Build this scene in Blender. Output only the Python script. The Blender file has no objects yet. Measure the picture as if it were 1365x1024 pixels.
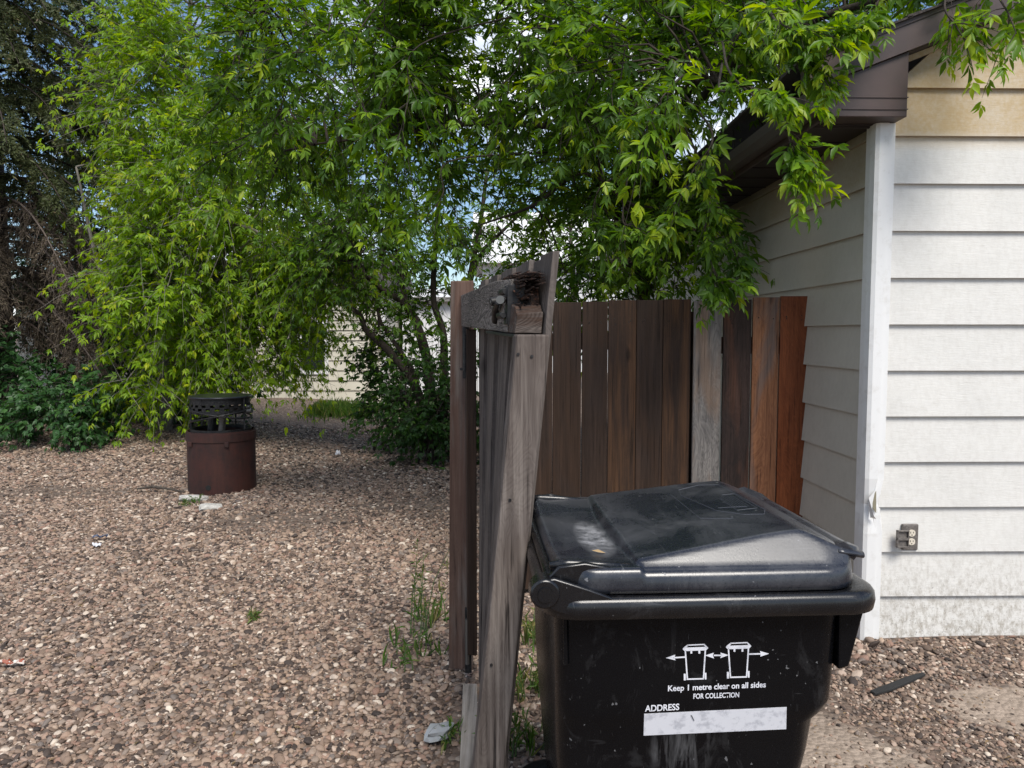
import bpy, bmesh, math, random
import numpy as np
from mathutils import Vector, Matrix, Euler, noise as mnoise
R = math.radians
random.seed(7); rng = np.random.default_rng(11)
sc = bpy.context.scene
col = sc.collection
F = 1000.0; CAMZ = 1.38; PITCH = math.atan(66/1000.0); YAW = math.atan(17.5/1000.0)

# ------------------------------------------------------------------ camera, sky, sun
cam = bpy.data.objects.new('camera', bpy.data.cameras.new('camera'))
col.objects.link(cam); sc.camera = cam
cam.location = (0, 0, CAMZ)
cam.rotation_euler = (math.pi/2 - PITCH, 0, -YAW)
cam.data.sensor_width = 36; cam.data.lens = F/1365*36
cam.data.clip_start = 0.05; cam.data.clip_end = 2000
CR = cam.rotation_euler.to_matrix()
def ray(px, py): return CR @ Vector(((px-682.5)/F, -(py-512)/F, -1))
def at(px, py, Y):
    d = ray(px, py); t = Y/d.y
    return Vector((d.x*t, Y, CAMZ+d.z*t))
def gd(px, py, z=0.0):
    d = ray(px, py); t = (z-CAMZ)/d.z
    return Vector((d.x*t, d.y*t, z))

SUN_EL = R(52); SUN_AZ = R(160)      # azimuth measured from +Y clockwise (sun behind the camera, to the right)
w = bpy.data.worlds.new("World"); sc.world = w; w.use_nodes = True
nt = w.node_tree; bg = nt.nodes['Background']; bg.inputs['Strength'].default_value = 0.100
sky = nt.nodes.new('ShaderNodeTexSky'); sky.sky_type = 'NISHITA'; sky.sun_disc = False
sky.sun_elevation = SUN_EL; sky.sun_rotation = SUN_AZ
sky.air_density = 1.0; sky.dust_density = .4; sky.ozone_density = 3.0
tc = nt.nodes.new('ShaderNodeTexCoord'); mp = nt.nodes.new('ShaderNodeMapping'); mp.inputs['Scale'].default_value = (1, 1, 2.2)
nz = nt.nodes.new('ShaderNodeTexNoise'); nz.inputs['Scale'].default_value = 2.4; nz.inputs['Detail'].default_value = 9; nz.inputs['Roughness'].default_value = .58
rp = nt.nodes.new('ShaderNodeValToRGB'); rp.color_ramp.elements[0].position = .50; rp.color_ramp.elements[1].position = .64
mx = nt.nodes.new('ShaderNodeMix'); mx.data_type = 'RGBA'
nt.links.new(tc.outputs['Generated'], mp.inputs['Vector']); nt.links.new(mp.outputs['Vector'], nz.inputs['Vector'])
nt.links.new(nz.outputs['Fac'], rp.inputs['Fac']); nt.links.new(rp.outputs['Color'], mx.inputs['Factor'])
nt.links.new(sky.outputs['Color'], mx.inputs['A']); mx.inputs['B'].default_value = (10.5, 10.8, 11.4, 1)
nt.links.new(mx.outputs['Result'], bg.inputs['Color'])
sl = bpy.data.lights.new('sun', 'SUN'); sl.energy = 3.2; sl.angle = R(26); sl.color = (1, .95, .87)
so = bpy.data.objects.new('sun', sl); col.objects.link(so)
so.rotation_euler = Vector((-math.sin(SUN_AZ)*math.cos(SUN_EL), -math.cos(SUN_AZ)*math.cos(SUN_EL), -math.sin(SUN_EL))).to_track_quat('-Z', 'Y').to_euler()
sc.view_settings.view_transform = 'Standard'; sc.view_settings.look = 'None'
sc.view_settings.exposure = 0.47; sc.view_settings.gamma = 1
sc.render.engine = 'CYCLES'
sc.cycles.max_bounces = 6; sc.cycles.diffuse_bounces = 3; sc.cycles.transmission_bounces = 4; sc.cycles.transparent_max_bounces = 4

# ------------------------------------------------------------------ material helpers
class M:
    def __init__(s, name):
        s.m = bpy.data.materials.new(name); s.m.use_nodes = True
        s.t = s.m.node_tree; s.b = s.t.nodes['Principled BSDF']
    def n(s, typ, ins=None, **kw):
        nd = s.t.nodes.new(typ)
        for k, v in kw.items(): setattr(nd, k, v)
        for k, v in (ins or {}).items(): s.set(nd, k, v)
        return nd
    def set(s, nd, k, v):
        i = nd.inputs[k]
        if isinstance(v, bpy.types.NodeSocket): s.t.links.new(v, i)
        elif isinstance(v, bpy.types.Node): s.t.links.new(v.outputs[0], i)
        else: i.default_value = v
    def noise(s, vec, scale, detail=4, rough=.55, dist=0):
        return s.n('ShaderNodeTexNoise', {'Vector': vec, 'Scale': scale, 'Detail': detail, 'Roughness': rough, 'Distortion': dist}).outputs['Fac']
    def map(s, vec, scale=(1,1,1), loc=(0,0,0), rot=(0,0,0)):
        return s.n('ShaderNodeMapping', {'Vector': vec, 'Scale': scale, 'Location': loc, 'Rotation': rot}).outputs[0]
    def ramp(s, fac, stops, interp='LINEAR'):
        r = s.n('ShaderNodeValToRGB', {'Fac': fac}); cr = r.color_ramp; cr.interpolation = interp
        while len(cr.elements) < len(stops): cr.elements.new(.5)
        for e, (p, c) in zip(cr.elements, stops):
            e.position = p; e.color = (c, c, c, 1) if isinstance(c, (int, float)) else (*c, 1)
        return r.outputs['Color']
    def mix(s, f, a, b, mode='MIX'):
        nd = s.n('ShaderNodeMix', data_type='RGBA', blend_type=mode)
        for k, v in (('Factor', f), ('A', a), ('B', b)):
            if isinstance(v, tuple): v = (*v, 1) if len(v) == 3 else v
            s.set(nd, k, v)
        return nd.outputs['Result']
    def math(s, op, a, b=0.0, c=0.0):
        nd = s.n('ShaderNodeMath', operation=op)
        for i, v in enumerate((a, b, c)):
            if isinstance(v, bpy.types.NodeSocket): s.t.links.new(v, nd.inputs[i])
            else: nd.inputs[i].default_value = v
        return nd.outputs[0]
    def coord(s, k='Object'): return s.n('ShaderNodeTexCoord').outputs[k]
    def vadd(s, a, b):
        nd = s.n('ShaderNodeVectorMath', operation='ADD'); s.t.links.new(a, nd.inputs[0])
        if isinstance(b, bpy.types.NodeSocket): s.t.links.new(b, nd.inputs[1])
        else: nd.inputs[1].default_value = b
        return nd.outputs[0]
    def rnd(s): return s.n('ShaderNodeObjectInfo').outputs['Random']
    def bump(s, h, strength=.3, dist=.01, normal=None):
        nd = s.n('ShaderNodeBump', {'Height': h, 'Strength': strength, 'Distance': dist})
        if normal is not None: s.set(nd, 'Normal', normal)
        return nd.outputs[0]
    def out(s, **kw):
        for k, v in kw.items():
            k = {'base': 'Base Color', 'rough': 'Roughness', 'normal': 'Normal', 'metal': 'Metallic', 'spec': 'Specular IOR Level'}[k]
            if isinstance(v, tuple) and len(v) == 3: v = (*v, 1)
            s.set(s.b, k, v)
        return s.m

def wood(name, dark, mid, light, along=2, ringy=.5, tint=None, rough=.85, fine=1.0, crack=.5, rf=16., patch=None, pscale=6, al=2.4, st=1.0):
    m = M(name); c = m.coord()
    off = m.n('ShaderNodeCombineXYZ', {0: m.math('MULTIPLY', m.rnd(), 13.), 1: m.math('MULTIPLY', m.rnd(), 29.), 2: m.math('MULTIPLY', m.rnd(), 17.)}).outputs[0]
    c = m.vadd(c, off)
    s1 = [22*fine]*3; s1[along] = 1.1*st; s2 = [110*fine]*3; s2[along] = 3.0*st; s3 = [9]*3; s3[along] = al
    a = m.noise(m.map(c, s1), 1, 5, .6, 1.2)
    b = m.noise(m.map(c, s2), 1, 3, .6, .2)
    kn = m.noise(m.map(c, s3), 1, 3, .5, 2.5)
    rings = m.math('FRACT', m.math('MULTIPLY', kn, rf))
    rings = m.ramp(rings, [(0, 0), (.5, 1), (.95, .35)])
    f = m.math('ADD', m.math('MULTIPLY', a, .55), m.math('MULTIPLY', b, .45))
    base = m.ramp(f, [(.32, dark), (.5, mid), (.68, light)])
    base = m.mix(ringy, base, m.mix(rings, dark, light), 'MIX')
    big = m.noise(c, 3.0, 4, .6)
    base = m.mix(m.ramp(big, [(.4, 0), (.7, .55)]), base, tint or dark)
    if patch:
        ps = [pscale]*3; ps[along] = 1.2
        base = m.mix(m.ramp(m.noise(m.map(c, ps), 1, 4, .6, .8), [(.46, 0), (.60, .85)]), base, m.mix(m.ramp(f, [(.35, 0), (.65, 1)]), tuple(x*.45 for x in patch), patch))
    cr = m.ramp(b, [(.30, 1), (.37, 0)])
    base = m.mix(m.math('MULTIPLY', cr, crack), base, tuple(x*.25 for x in dark))
    vor = m.n('ShaderNodeTexVoronoi', {'Vector': m.map(c, (7, 0, 2.4) if along == 2 else (0, 2.4, 7)), 'Scale': 1.0}).outputs['Distance']
    knot = m.ramp(vor, [(.045, 1), (.11, 0)])
    base = m.mix(m.math('MULTIPLY', knot, .7), base, tuple(x*.5 for x in dark))
    h = m.math('SUBTRACT', m.math('ADD', m.math('MULTIPLY', b, .7), m.math('MULTIPLY', rings, ringy)), m.math('MULTIPLY', cr, .8))
    return m.out(base=base, rough=rough, normal=m.bump(h, .7, .0025), spec=.25)

W_dark = wood('stained brown wood', (.015,.009,.006), (.037,.022,.015), (.070,.042,.029), ringy=.12, patch=(.055,.030,.018), rf=8., tint=(.034,.023,.019), rough=.7, crack=.3)
W_brnor = wood('brown wood with orange streak', (.015,.009,.006), (.040,.023,.015), (.11,.055,.027), ringy=.14, patch=(.12,.060,.030), rf=8., pscale=18, tint=(.036,.023,.018), rough=.7, crack=.3)
W_greyb = wood('grey weathered board wood', (.045,.040,.038), (.18,.168,.16), (.36,.33,.30), ringy=.38, tint=(.13,.12,.115), rf=9., patch=(.30,.21,.155))
W_blk = wood('blackened board wood', (.012,.010,.009), (.034,.023,.020), (.075,.046,.038), ringy=.3, tint=(.016,.013,.013), rf=8., patch=(.12,.055,.035))
W_org = wood('orange brown board wood', (.075,.028,.014), (.26,.11,.050), (.42,.21,.11), ringy=.3, tint=(.16,.065,.035), rough=.6, rf=8., patch=(.17,.13,.115))
W_red = wood('red cedar board wood', (.065,.017,.006), (.21,.058,.020), (.33,.105,.038), ringy=.3, tint=(.12,.032,.012), rough=.5, rf=9.)
W_gate = wood('weathered grey gate wood', (.038,.031,.028), (.110,.092,.083), (.21,.18,.16), ringy=.15, fine=1.3, crack=.8)
W_stile = wood('weathered brown grey stile wood', (.034,.027,.024), (.105,.085,.075), (.26,.225,.20), ringy=.14, tint=(.070,.052,.044), crack=.9)
W_post = wood('brown post wood', (.055,.033,.026), (.11,.068,.052), (.165,.11,.088), ringy=.1, tint=(.075,.04,.03), patch=(.20,.175,.155), pscale=9)
W_rail = wood('grey ringed rail wood', (.014,.011,.010), (.085,.070,.062), (.27,.24,.215), along=1, ringy=.8, crack=.35, rf=13., al=.45, st=.12, fine=.7)
W_rot = M('rotten wood'); _c = W_rot.coord(); _n = W_rot.noise(_c, 60, 6, .7)
W_rot = W_rot.out(base=W_rot.ramp(_n, [(.38, (.008,.005,.004)), (.54, (.045,.022,.014)), (.72, (.22,.085,.035))]), rough=.9, normal=W_rot.bump(_n, 1, .01))

def siding_mat(name, base, yellow, zt):
    m = M(name); g = m.n('ShaderNodeNewGeometry').outputs['Position']
    grain = m.noise(m.map(g, (14, 14, 130)), 1, 4, .6, .8)
    pore = m.noise(m.map(g, (60, 60, 160)), 1, 2, .6)
    blot = m.noise(g, 3.5, 6, .65); sp = m.noise(g, 60, 3, .6)
    z = m.n('ShaderNodeSeparateXYZ', {0: g}).outputs['Z']
    c = m.mix(m.ramp(blot, [(.42, 0), (.75, .5)]), base, tuple(x*.80 for x in base))
    # greenish mildew speckle, denser low down and near the top courses
    low = m.n('ShaderNodeMapRange', {'Value': z, 'From Min': .48, 'From Max': .06, 'To Min': 0., 'To Max': 1.}).outputs[0]
    hi = m.n('ShaderNodeMapRange', {'Value': z, 'From Min': zt-.13, 'From Max': zt-.045, 'To Min': 0., 'To Max': 1.}).outputs[0]
    dirt = m.math('MULTIPLY', m.ramp(m.noise(m.map(g, (1, 1, .6)), 42, 7, .78), [(.44, 0), (.68, 1)]), m.math('ADD', m.math('MULTIPLY', low, .85), .16))
    c = m.mix(dirt, c, (.25,.215,.165))
    blk = m.math('MULTIPLY', m.ramp(m.noise(g, 110, 4, .7), [(.60, 0), (.66, 1)]), low)
    c = m.mix(m.math('MULTIPLY', blk, .7), c, (.07,.06,.05))
    yel = m.math('MULTIPLY', hi, m.ramp(m.math('ADD', m.math('MULTIPLY', blot, .6), m.math('MULTIPLY', sp, .4)), [(.30, .55), (.60, 1)]))
    c = m.mix(yel, c, yellow)
    h = m.math('ADD', m.math('MULTIPLY', grain, .8), m.math('MULTIPLY', pore, .4))
    return m.out(base=c, rough=.62, normal=m.bump(h, .35, .003), spec=.3)
SID = siding_mat('white hardboard siding', (.66,.648,.618), (.43,.32,.175), 2.28)
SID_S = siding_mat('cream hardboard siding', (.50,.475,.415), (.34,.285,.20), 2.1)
m = M('white painted trim'); g = m.coord(); n_ = m.noise(g, 18, 5, .7)
TRIM = m.out(base=m.mix(m.ramp(n_, [(.52, 0), (.75, .4)]), (.72,.72,.715), (.42,.39,.34)), rough=.5)
m = M('brown painted metal'); g = m.coord(); n_ = m.noise(g, 7, 5, .6)
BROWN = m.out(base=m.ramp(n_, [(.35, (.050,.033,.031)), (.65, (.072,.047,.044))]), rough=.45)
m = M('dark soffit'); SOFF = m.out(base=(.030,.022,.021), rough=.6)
m = M('asphalt shingle'); g = m.coord(); n_ = m.noise(g, 90, 3, .8)
SHING = m.out(base=m.ramp(n_, [(.35, (.02,.018,.018)), (.65, (.075,.062,.058))]), rough=.95, normal=m.bump(n_, .8, .004))
def plastic(name, dusty, blue=0.0, spec=.5, tray=False):
    m = M(name); g = m.coord()
    big = m.noise(g, 5, 6, .68, .6); fine = m.noise(g, 240, 3, .7)
    dust = m.math('MULTIPLY', m.ramp(big, [(.42, 0), (.72, 1)]), m.ramp(fine, [(.35, .35), (.65, 1)]))
    # thin scratches: stretched noise in two directions
    s1 = m.ramp(m.noise(m.map(g, (6, 260, 60), rot=(0, 0, .5)), 1, 2, .5, .6), [(.70, 0), (.74, 1)])
    s2 = m.ramp(m.noise(m.map(g, (240, 9, 60), rot=(0, 0, .9)), 1, 2, .5, .6), [(.71, 0), (.75, 1)])
    spk = m.ramp(m.noise(g, 75, 2, .5), [(.735, 0), (.75, 1)])
    f = m.math('MINIMUM', m.math('ADD', m.math('MULTIPLY', dust, dusty), m.math('ADD', m.math('MULTIPLY', m.math('ADD', s1, s2), .28*dusty+.08), m.math('MULTIPLY', spk, .5))), 1.0)
    if tray:     # dried grime left in the hinge-end hollow of the lid
        q = m.n('ShaderNodeSeparateXYZ', {0: g}); dx = m.math('DIVIDE', m.math('ADD', q.outputs['X'], .180), .042); dy = m.math('DIVIDE', m.math('ADD', q.outputs['Y'], .075), .17)
        d2 = m.math('ADD', m.math('MULTIPLY', dx, dx), m.math('MULTIPLY', dy, dy))
        gm_ = m.math('MULTIPLY', m.ramp(d2, [(.15, 1), (1.0, 0)]), m.ramp(m.noise(m.map(g, (1, 1, 1)), 26, 6, .75), [(.36, 0), (.62, 1)]))
        f = m.math('MINIMUM', m.math('ADD', f, m.math('MULTIPLY', gm_, .95)), 1.0)
    else:       # rubbed pale streaks low on the side
        q = m.n('ShaderNodeSeparateXYZ', {0: g}); dx = m.math('DIVIDE', m.math('ADD', q.outputs['X'], .03), .075); dz_ = m.math('DIVIDE', m.math('ADD', q.outputs['Z'], -.555), .07)
        d2 = m.math('ADD', m.math('MULTIPLY', dx, dx), m.math('MULTIPLY', dz_, dz_))
        gm_ = m.math('MULTIPLY', m.ramp(d2, [(.2, 1), (1.0, 0)]), m.ramp(m.noise(m.map(g, (30, 30, 5)), 1, 5, .7, .5), [(.46, 0), (.68, 1)]))
        sm2 = m.ramp(m.noise(m.map(g, (4, 4, 2)), 3, 6, .75, .8), [(.56, 0), (.80, .12)])
        f = m.math('MINIMUM', m.math('ADD', m.math('ADD', f, sm2), m.math('MULTIPLY', gm_, .42)), 1.0)
    base = m.mix(f, (.0035+blue*.4,.0036+blue*.55,.0045+blue), (.25,.25,.26))  # blue tints the base colour, imitating sky sheen reflected on the lid
    ro = m.math('ADD', m.math('MULTIPLY', f, .45), m.math('ADD', .22, m.math('MULTIPLY', fine, .10)))
    return m.out(base=base, rough=ro, normal=m.bump(fine, .10, .001), spec=spec)
PL_BODY = plastic('black bin plastic', .008, 0, .20); PL_RIM = plastic('black rim plastic', .05, .001, .55); PL_LID = plastic('scuffed black lid plastic', .30, .013, .7, True)
m = M('chalky grey grime'); g = m.coord(); n_ = m.noise(g, 45, 5, .75)
GRIME = m.out(base=m.ramp(n_, [(.35, (.035,.034,.036)), (.7, (.26,.25,.24))]), rough=.85)
m = M('white print'); g = m.coord(); n_ = m.noise(g, 40, 5, .7)
PRINT = m.out(base=m.ramp(n_, [(.36, (.50,.51,.56)), (.5, (.72,.73,.78))]), rough=.5)
m = M('lid line print'); LINE = m.out(base=(.075,.08,.095), rough=.5)
m = M('black iron'); g = m.coord(); n_ = m.noise(g, 60, 4, .6)
IRON = m.out(base=m.ramp(n_, [(.4, (.010,.010,.011)), (.7, (.035,.033,.033))]), rough=.5, metal=.3)
m = M('grey zinc'); ZINC = m.out(base=(.15,.15,.145), rough=.45, metal=.7)
m = M('rusted drum steel'); g = m.coord(); n_ = m.noise(g, 6, 7, .7); n2 = m.noise(m.map(g, (20, 20, 4)), 1, 5, .7)
RUST = m.out(base=m.mix(m.ramp(n2, [(.45, 0), (.7, .5)]), m.ramp(n_, [(.35, (.020,.009,.008)), (.6, (.050,.014,.010)), (.8, (.032,.020,.016))]), (.075,.024,.014)), rough=.7, normal=m.bump(n_, .3, .004))
m = M('outlet grey metal'); g = m.coord(); n_ = m.noise(g, 120, 4, .6)
OUTG = m.out(base=m.ramp(n_, [(.4, (.14,.125,.115)), (.65, (.22,.20,.185))]), rough=.5, metal=.4)
m = M('ivory socket'); IVORY = m.out(base=(.66,.60,.50), rough=.4)
m = M('slot black'); SLOT = m.out(base=(.01,.01,.01), rough=.8)
m = M('concrete chunk'); g = m.coord(); n_ = m.noise(g, 40, 5, .7)
CONC = m.out(base=m.ramp(n_, [(.35, (.34,.32,.29)), (.65, (.60,.58,.54))]), rough=.9, normal=m.bump(n_, .5, .004))
m = M('cream far siding'); g = m.coord(); n_ = m.noise(g, 2, 5, .6)
FARS = m.out(base=m.ramp(n_, [(.3, (.50,.47,.39)), (.7, (.60,.57,.49))]), rough=.6)
m = M('white far stucco'); g = m.coord(); n_ = m.noise(g, 1.2, 6, .6)
FARW = m.out(base=m.ramp(n_, [(.3, (.58,.58,.58)), (.7, (.74,.74,.75))]), rough=.8)
m = M('dark glass'); GLASS = m.out(base=(.02,.025,.025), rough=.08)
m = M('smooth dark steel'); PLATE = m.out(base=(.05,.052,.058), rough=.28, metal=.6)
m = M('rubber'); RUB = m.out(base=(.018,.018,.018), rough=.8)

def bark(name, a, b):
    m = M(name); g = m.coord(); n_ = m.noise(m.map(g, (30, 30, 8)), 1, 6, .7)
    return m.out(base=m.ramp(n_, [(.35, a), (.65, b)]), rough=.9, normal=m.bump(n_, .8, .01))
BARK = bark('brown bark', (.035,.027,.021), (.10,.082,.066)); BARK_G = bark('grey bark', (.10,.09,.078), (.24,.22,.19))
BARK_D = bark('dark bark', (.018,.013,.010), (.052,.038,.030)); DEADW = bark('dead twig bark', (.060,.046,.038), (.16,.125,.105))

def leafmat(name, ramp, trans=.42, rough=.42):
    m = M(name)
    t = m.n('ShaderNodeAttribute', attribute_name='tone').outputs['Fac']
    c = m.ramp(t, ramp); g = m.coord(); n_ = m.noise(g, 35, 2, .5)
    c = m.mix(m.ramp(n_, [(.3, .0), (.7, .3)]), c, (.02,.04,.01))
    m.out(base=c, rough=rough, spec=.35)
    tr = m.n('ShaderNodeBsdfTranslucent'); hs = m.n('ShaderNodeHueSaturation', {'Color': c, 'Saturation': 1.12, 'Value': 1.7, 'Hue': .485})
    m.set(tr, 'Color', hs.outputs[0])
    ms = m.n('ShaderNodeMixShader', {0: trans}); m.t.links.new(m.b.outputs[0], ms.inputs[1]); m.t.links.new(tr.outputs[0], ms.inputs[2])
    m.t.links.new(ms.outputs[0], m.t.nodes['Material Output'].inputs[0]); return m.m
L_MAPLE = leafmat('fresh maple leaf', [(0, (.080,.165,.012)), (.45, (.180,.325,.014)), (.8, (.30,.46,.016)), (1, (.44,.50,.02))], .48)
L_OVER = leafmat('overhead leaf', [(0, (.042,.100,.014)), (.45, (.092,.195,.017)), (.8, (.19,.34,.018)), (1, (.33,.44,.022))], .46)
L_SHRUB = leafmat('shrub leaf', [(0, (.022,.062,.012)), (.6, (.045,.115,.018)), (1, (.11,.20,.03))], .35)
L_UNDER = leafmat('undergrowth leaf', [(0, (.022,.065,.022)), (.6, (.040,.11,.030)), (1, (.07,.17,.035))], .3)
L_SPRUCE = leafmat('spruce needle', [(0, (.040,.048,.022)), (.5, (.078,.095,.038)), (.75, (.13,.150,.055)), (.88, (.11,.075,.045)), (1, (.20,.15,.09))], .15, .6)
L_DEAD = leafmat('dead needle', [(0, (.050,.035,.025)), (.6, (.11,.080,.058)), (1, (.19,.15,.11))], .15, .8)
L_GRASS = leafmat('grass blade', [(0, (.05,.12,.02)), (.7, (.10,.20,.03)), (1, (.30,.26,.10))], .35)

# ------------------------------------------------------------------ mesh helpers
class MB:
    def __init__(s): s.v = []; s.f = []
    def add(s, vs, fs):
        o = len(s.v); s.v += [tuple(v) for v in vs]; s.f += [tuple(i+o for i in f) for f in fs]; return s
    def hexa(s, p):   # 8 points: bottom 4 ccw, top 4
        return s.add(p, [(3,2,1,0),(4,5,6,7),(0,1,5,4),(1,2,6,5),(2,3,7,6),(3,0,4,7)])
    def box(s, a, b):
        x0,y0,z0 = a; x1,y1,z1 = b
        return s.hexa([(x0,y0,z0),(x1,y0,z0),(x1,y1,z0),(x0,y1,z0),(x0,y0,z1),(x1,y0,z1),(x1,y1,z1),(x0,y1,z1)])
    def tube(s, pts, r, n=8, cap=True):
        pts = [Vector(p) for p in pts]; rs = r if hasattr(r, '__len__') else [r]*len(pts)
        o = len(s.v); up = Vector((.3,.2,1)).normalized()
        for i, p in enumerate(pts):
            d = (pts[min(i+1, len(pts)-1)]-pts[max(i-1, 0)]).normalized()
            a = d.cross(up if abs(d.dot(up)) < .95 else Vector((1,0,0))).normalized(); b = d.cross(a)
            for k in range(n):
                t = 2*math.pi*k/n; s.v.append(tuple(p + (a*math.cos(t)+b*math.sin(t))*rs[i]))
        for i in range(len(pts)-1):
            for k in range(n):
                k2 = (k+1) % n; s.f.append((o+i*n+k, o+i*n+k2, o+(i+1)*n+k2, o+(i+1)*n+k))
        if cap: s.f.append(tuple(o+k for k in range(n))[::-1]); s.f.append(tuple(o+(len(pts)-1)*n+k for k in range(n)))
        return s
    def prism(s, poly, d):   # poly: 3D points, d extrusion vector
        n = len(poly); d = Vector(d); vs = [Vector(p) for p in poly]+[Vector(p)+d for p in poly]
        return s.add(vs, [tuple(range(n))[::-1], tuple(range(n, 2*n))]+[(i, (i+1) % n, n+(i+1) % n, n+i) for i in range(n)])
    def loft(s, rings, cap=True):
        n = len(rings[0]); o = len(s.v)
        for r in rings: s.v += [tuple(p) for p in r]
        for i in range(len(rings)-1):
            for k in range(n):
                k2 = (k+1) % n; s.f.append((o+i*n+k, o+i*n+k2, o+(i+1)*n+k2, o+(i+1)*n+k))
        if cap: s.f.append(tuple(o+k for k in range(n))[::-1]); s.f.append(tuple(o+(len(rings)-1)*n+k for k in range(n)))
        return s
    def lathe(s, c, prof, n=32, cap=True):
        return s.loft([[(c[0]+r*math.cos(2*math.pi*k/n), c[1]+r*math.sin(2*math.pi*k/n), c[2]+z) for k in range(n)] for r, z in prof], cap)
    def build(s, name, mat, parent=None, bevel=0, smooth=False, origin=None, angle=35):
        me = bpy.data.meshes.new(name)
        o3 = Vector(origin) if origin else Vector((0,0,0))
        me.from_pydata([tuple(Vector(v)-o3) for v in s.v], [], s.f)
        bm = bmesh.new(); bm.from_mesh(me); bmesh.ops.recalc_face_normals(bm, faces=bm.faces); bm.to_mesh(me); bm.free()
        if mat: me.materials.append(mat)
        o = bpy.data.objects.new(name, me); col.objects.link(o); o.location = o3
        if bevel:
            b = o.modifiers.new('bevel', 'BEVEL'); b.width = bevel; b.segments = 2; b.limit_method = 'ANGLE'; b.angle_limit = R(40)
        if smooth:
            me.polygons.foreach_set('use_smooth', [True]*len(me.polygons))
            if angle < 180: me.set_sharp_from_angle(angle=R(angle))
        if parent:
            o.parent = parent
            o.location = o3 - parent_world(parent)
        return o
def parent_world(p):
    l = Vector(p.location)
    while p.parent: p = p.parent; l = l + p.location
    return l
def thing(name, label, cat, loc=(0,0,0), group=None):
    o = bpy.data.objects.new(name, None); col.objects.link(o); o.location = loc; o.empty_display_size = .1
    o['label'] = label; o['category'] = cat
    if group: o['group'] = group
    return o
def tag(o, label, cat, group=None):
    o['label'] = label; o['category'] = cat
    if group: o['group'] = group
    return o
def kind(o, k): o['kind'] = k; return o
def np_mesh(name, V, T, mat, parent=None, tone=None, nper=3, smooth=False):
    me = bpy.data.meshes.new(name); me.vertices.add(len(V)); me.vertices.foreach_set('co', np.ascontiguousarray(V, dtype=np.float32).ravel())
    me.loops.add(T.size); me.loops.foreach_set('vertex_index', np.ascontiguousarray(T, dtype=np.int32).ravel())
    me.polygons.add(len(T)); me.polygons.foreach_set('loop_start', np.arange(0, T.size, nper, dtype=np.int32))
    me.update(calc_edges=True)
    if smooth: me.polygons.foreach_set('use_smooth', np.ones(len(T), dtype=bool))
    if tone is not None:
        a = me.attributes.new('tone', 'FLOAT', 'POINT'); a.data.foreach_set('value', np.ascontiguousarray(tone, dtype=np.float32))
    me.materials.append(mat); o = bpy.data.objects.new(name, me); col.objects.link(o)
    if parent: o.parent = parent; o.location = -parent_world(parent)
    return o

# ------------------------------------------------------------------ ground
def gh(x, y):
    h = .018*math.sin(x*1.3+.5)*math.sin(y*.9) + .012*math.sin(x*3.1+y*2.3)
    # gravel heaped at the foot of the garage wall
    if x > 1.0: h += .055*max(0, 1-abs(y-3.25)/.55)*min(1, (x-1.0)/.5)
    # gentle rise under the shrubs on the left
    h += .10*max(0, min(1, (y-7.4)/1.6))*max(0, min(1, (-2.2-x)/1.5))
    return h
ghv = np.vectorize(gh)
def axis(lo, hi, near0, near1, n):
    a = np.linspace(near0, near1, n); l = near0-np.geomspace(.3, near0-lo, 14)[::-1]; r = near1+np.geomspace(.3, hi-near1, 14); return np.concatenate([l, a, r])
gx = axis(-400, 400, -9, 5, 141); gy = axis(-400, 900, 1.2, 16, 149)
X, Y = np.meshgrid(gx, gy); Z = ghv(X, Y)
far = (np.abs(X) > 14) | (Y > 18) | (Y < 0); Z = np.where(far, 0, Z)
nxx, nyy = len(gx), len(gy); V = np.stack([X, Y, Z], -1).reshape(-1, 3)
i = np.arange(nxx-1)[None, :]+np.arange(nyy-1)[:, None]*nxx; i = i.ravel()
T = np.stack([i, i+1, i+1+nxx, i+nxx], -1)
PAL = [(0, (.036,.028,.025)), (.18, (.092,.065,.051)), (.34, (.20,.139,.103)), (.5, (.32,.227,.167)), (.62, (.165,.138,.122)), (.75, (.41,.303,.224)), (.87, (.26,.155,.115)), (1, (.64,.55,.45))]
m = M('gravelly soil'); g = m.n('ShaderNodeNewGeometry').outputs['Position']
vo = m.n('ShaderNodeTexVoronoi', {'Vector': g, 'Scale': 46.0}); vc = m.n('ShaderNodeSeparateColor', {0: vo.outputs['Color']}).outputs[0]
pal = m.ramp(vc, PAL)
dirtc = m.ramp(m.noise(g, 7, 8, .7), [(.3, (.055,.040,.031)), (.7, (.14,.105,.082))])
nearf = m.n('ShaderNodeMapRange', {'Value': m.n('ShaderNodeSeparateXYZ', {0: g}).outputs['Y'], 'From Min': 7., 'From Max': 12.}).outputs[0]
edge = m.ramp(vo.outputs['Distance'], [(.0, 1), (.75, .35)])
c = m.mix(nearf, m.mix(.35, dirtc, pal), m.mix(edge, (.05,.04,.033), pal))
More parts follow.
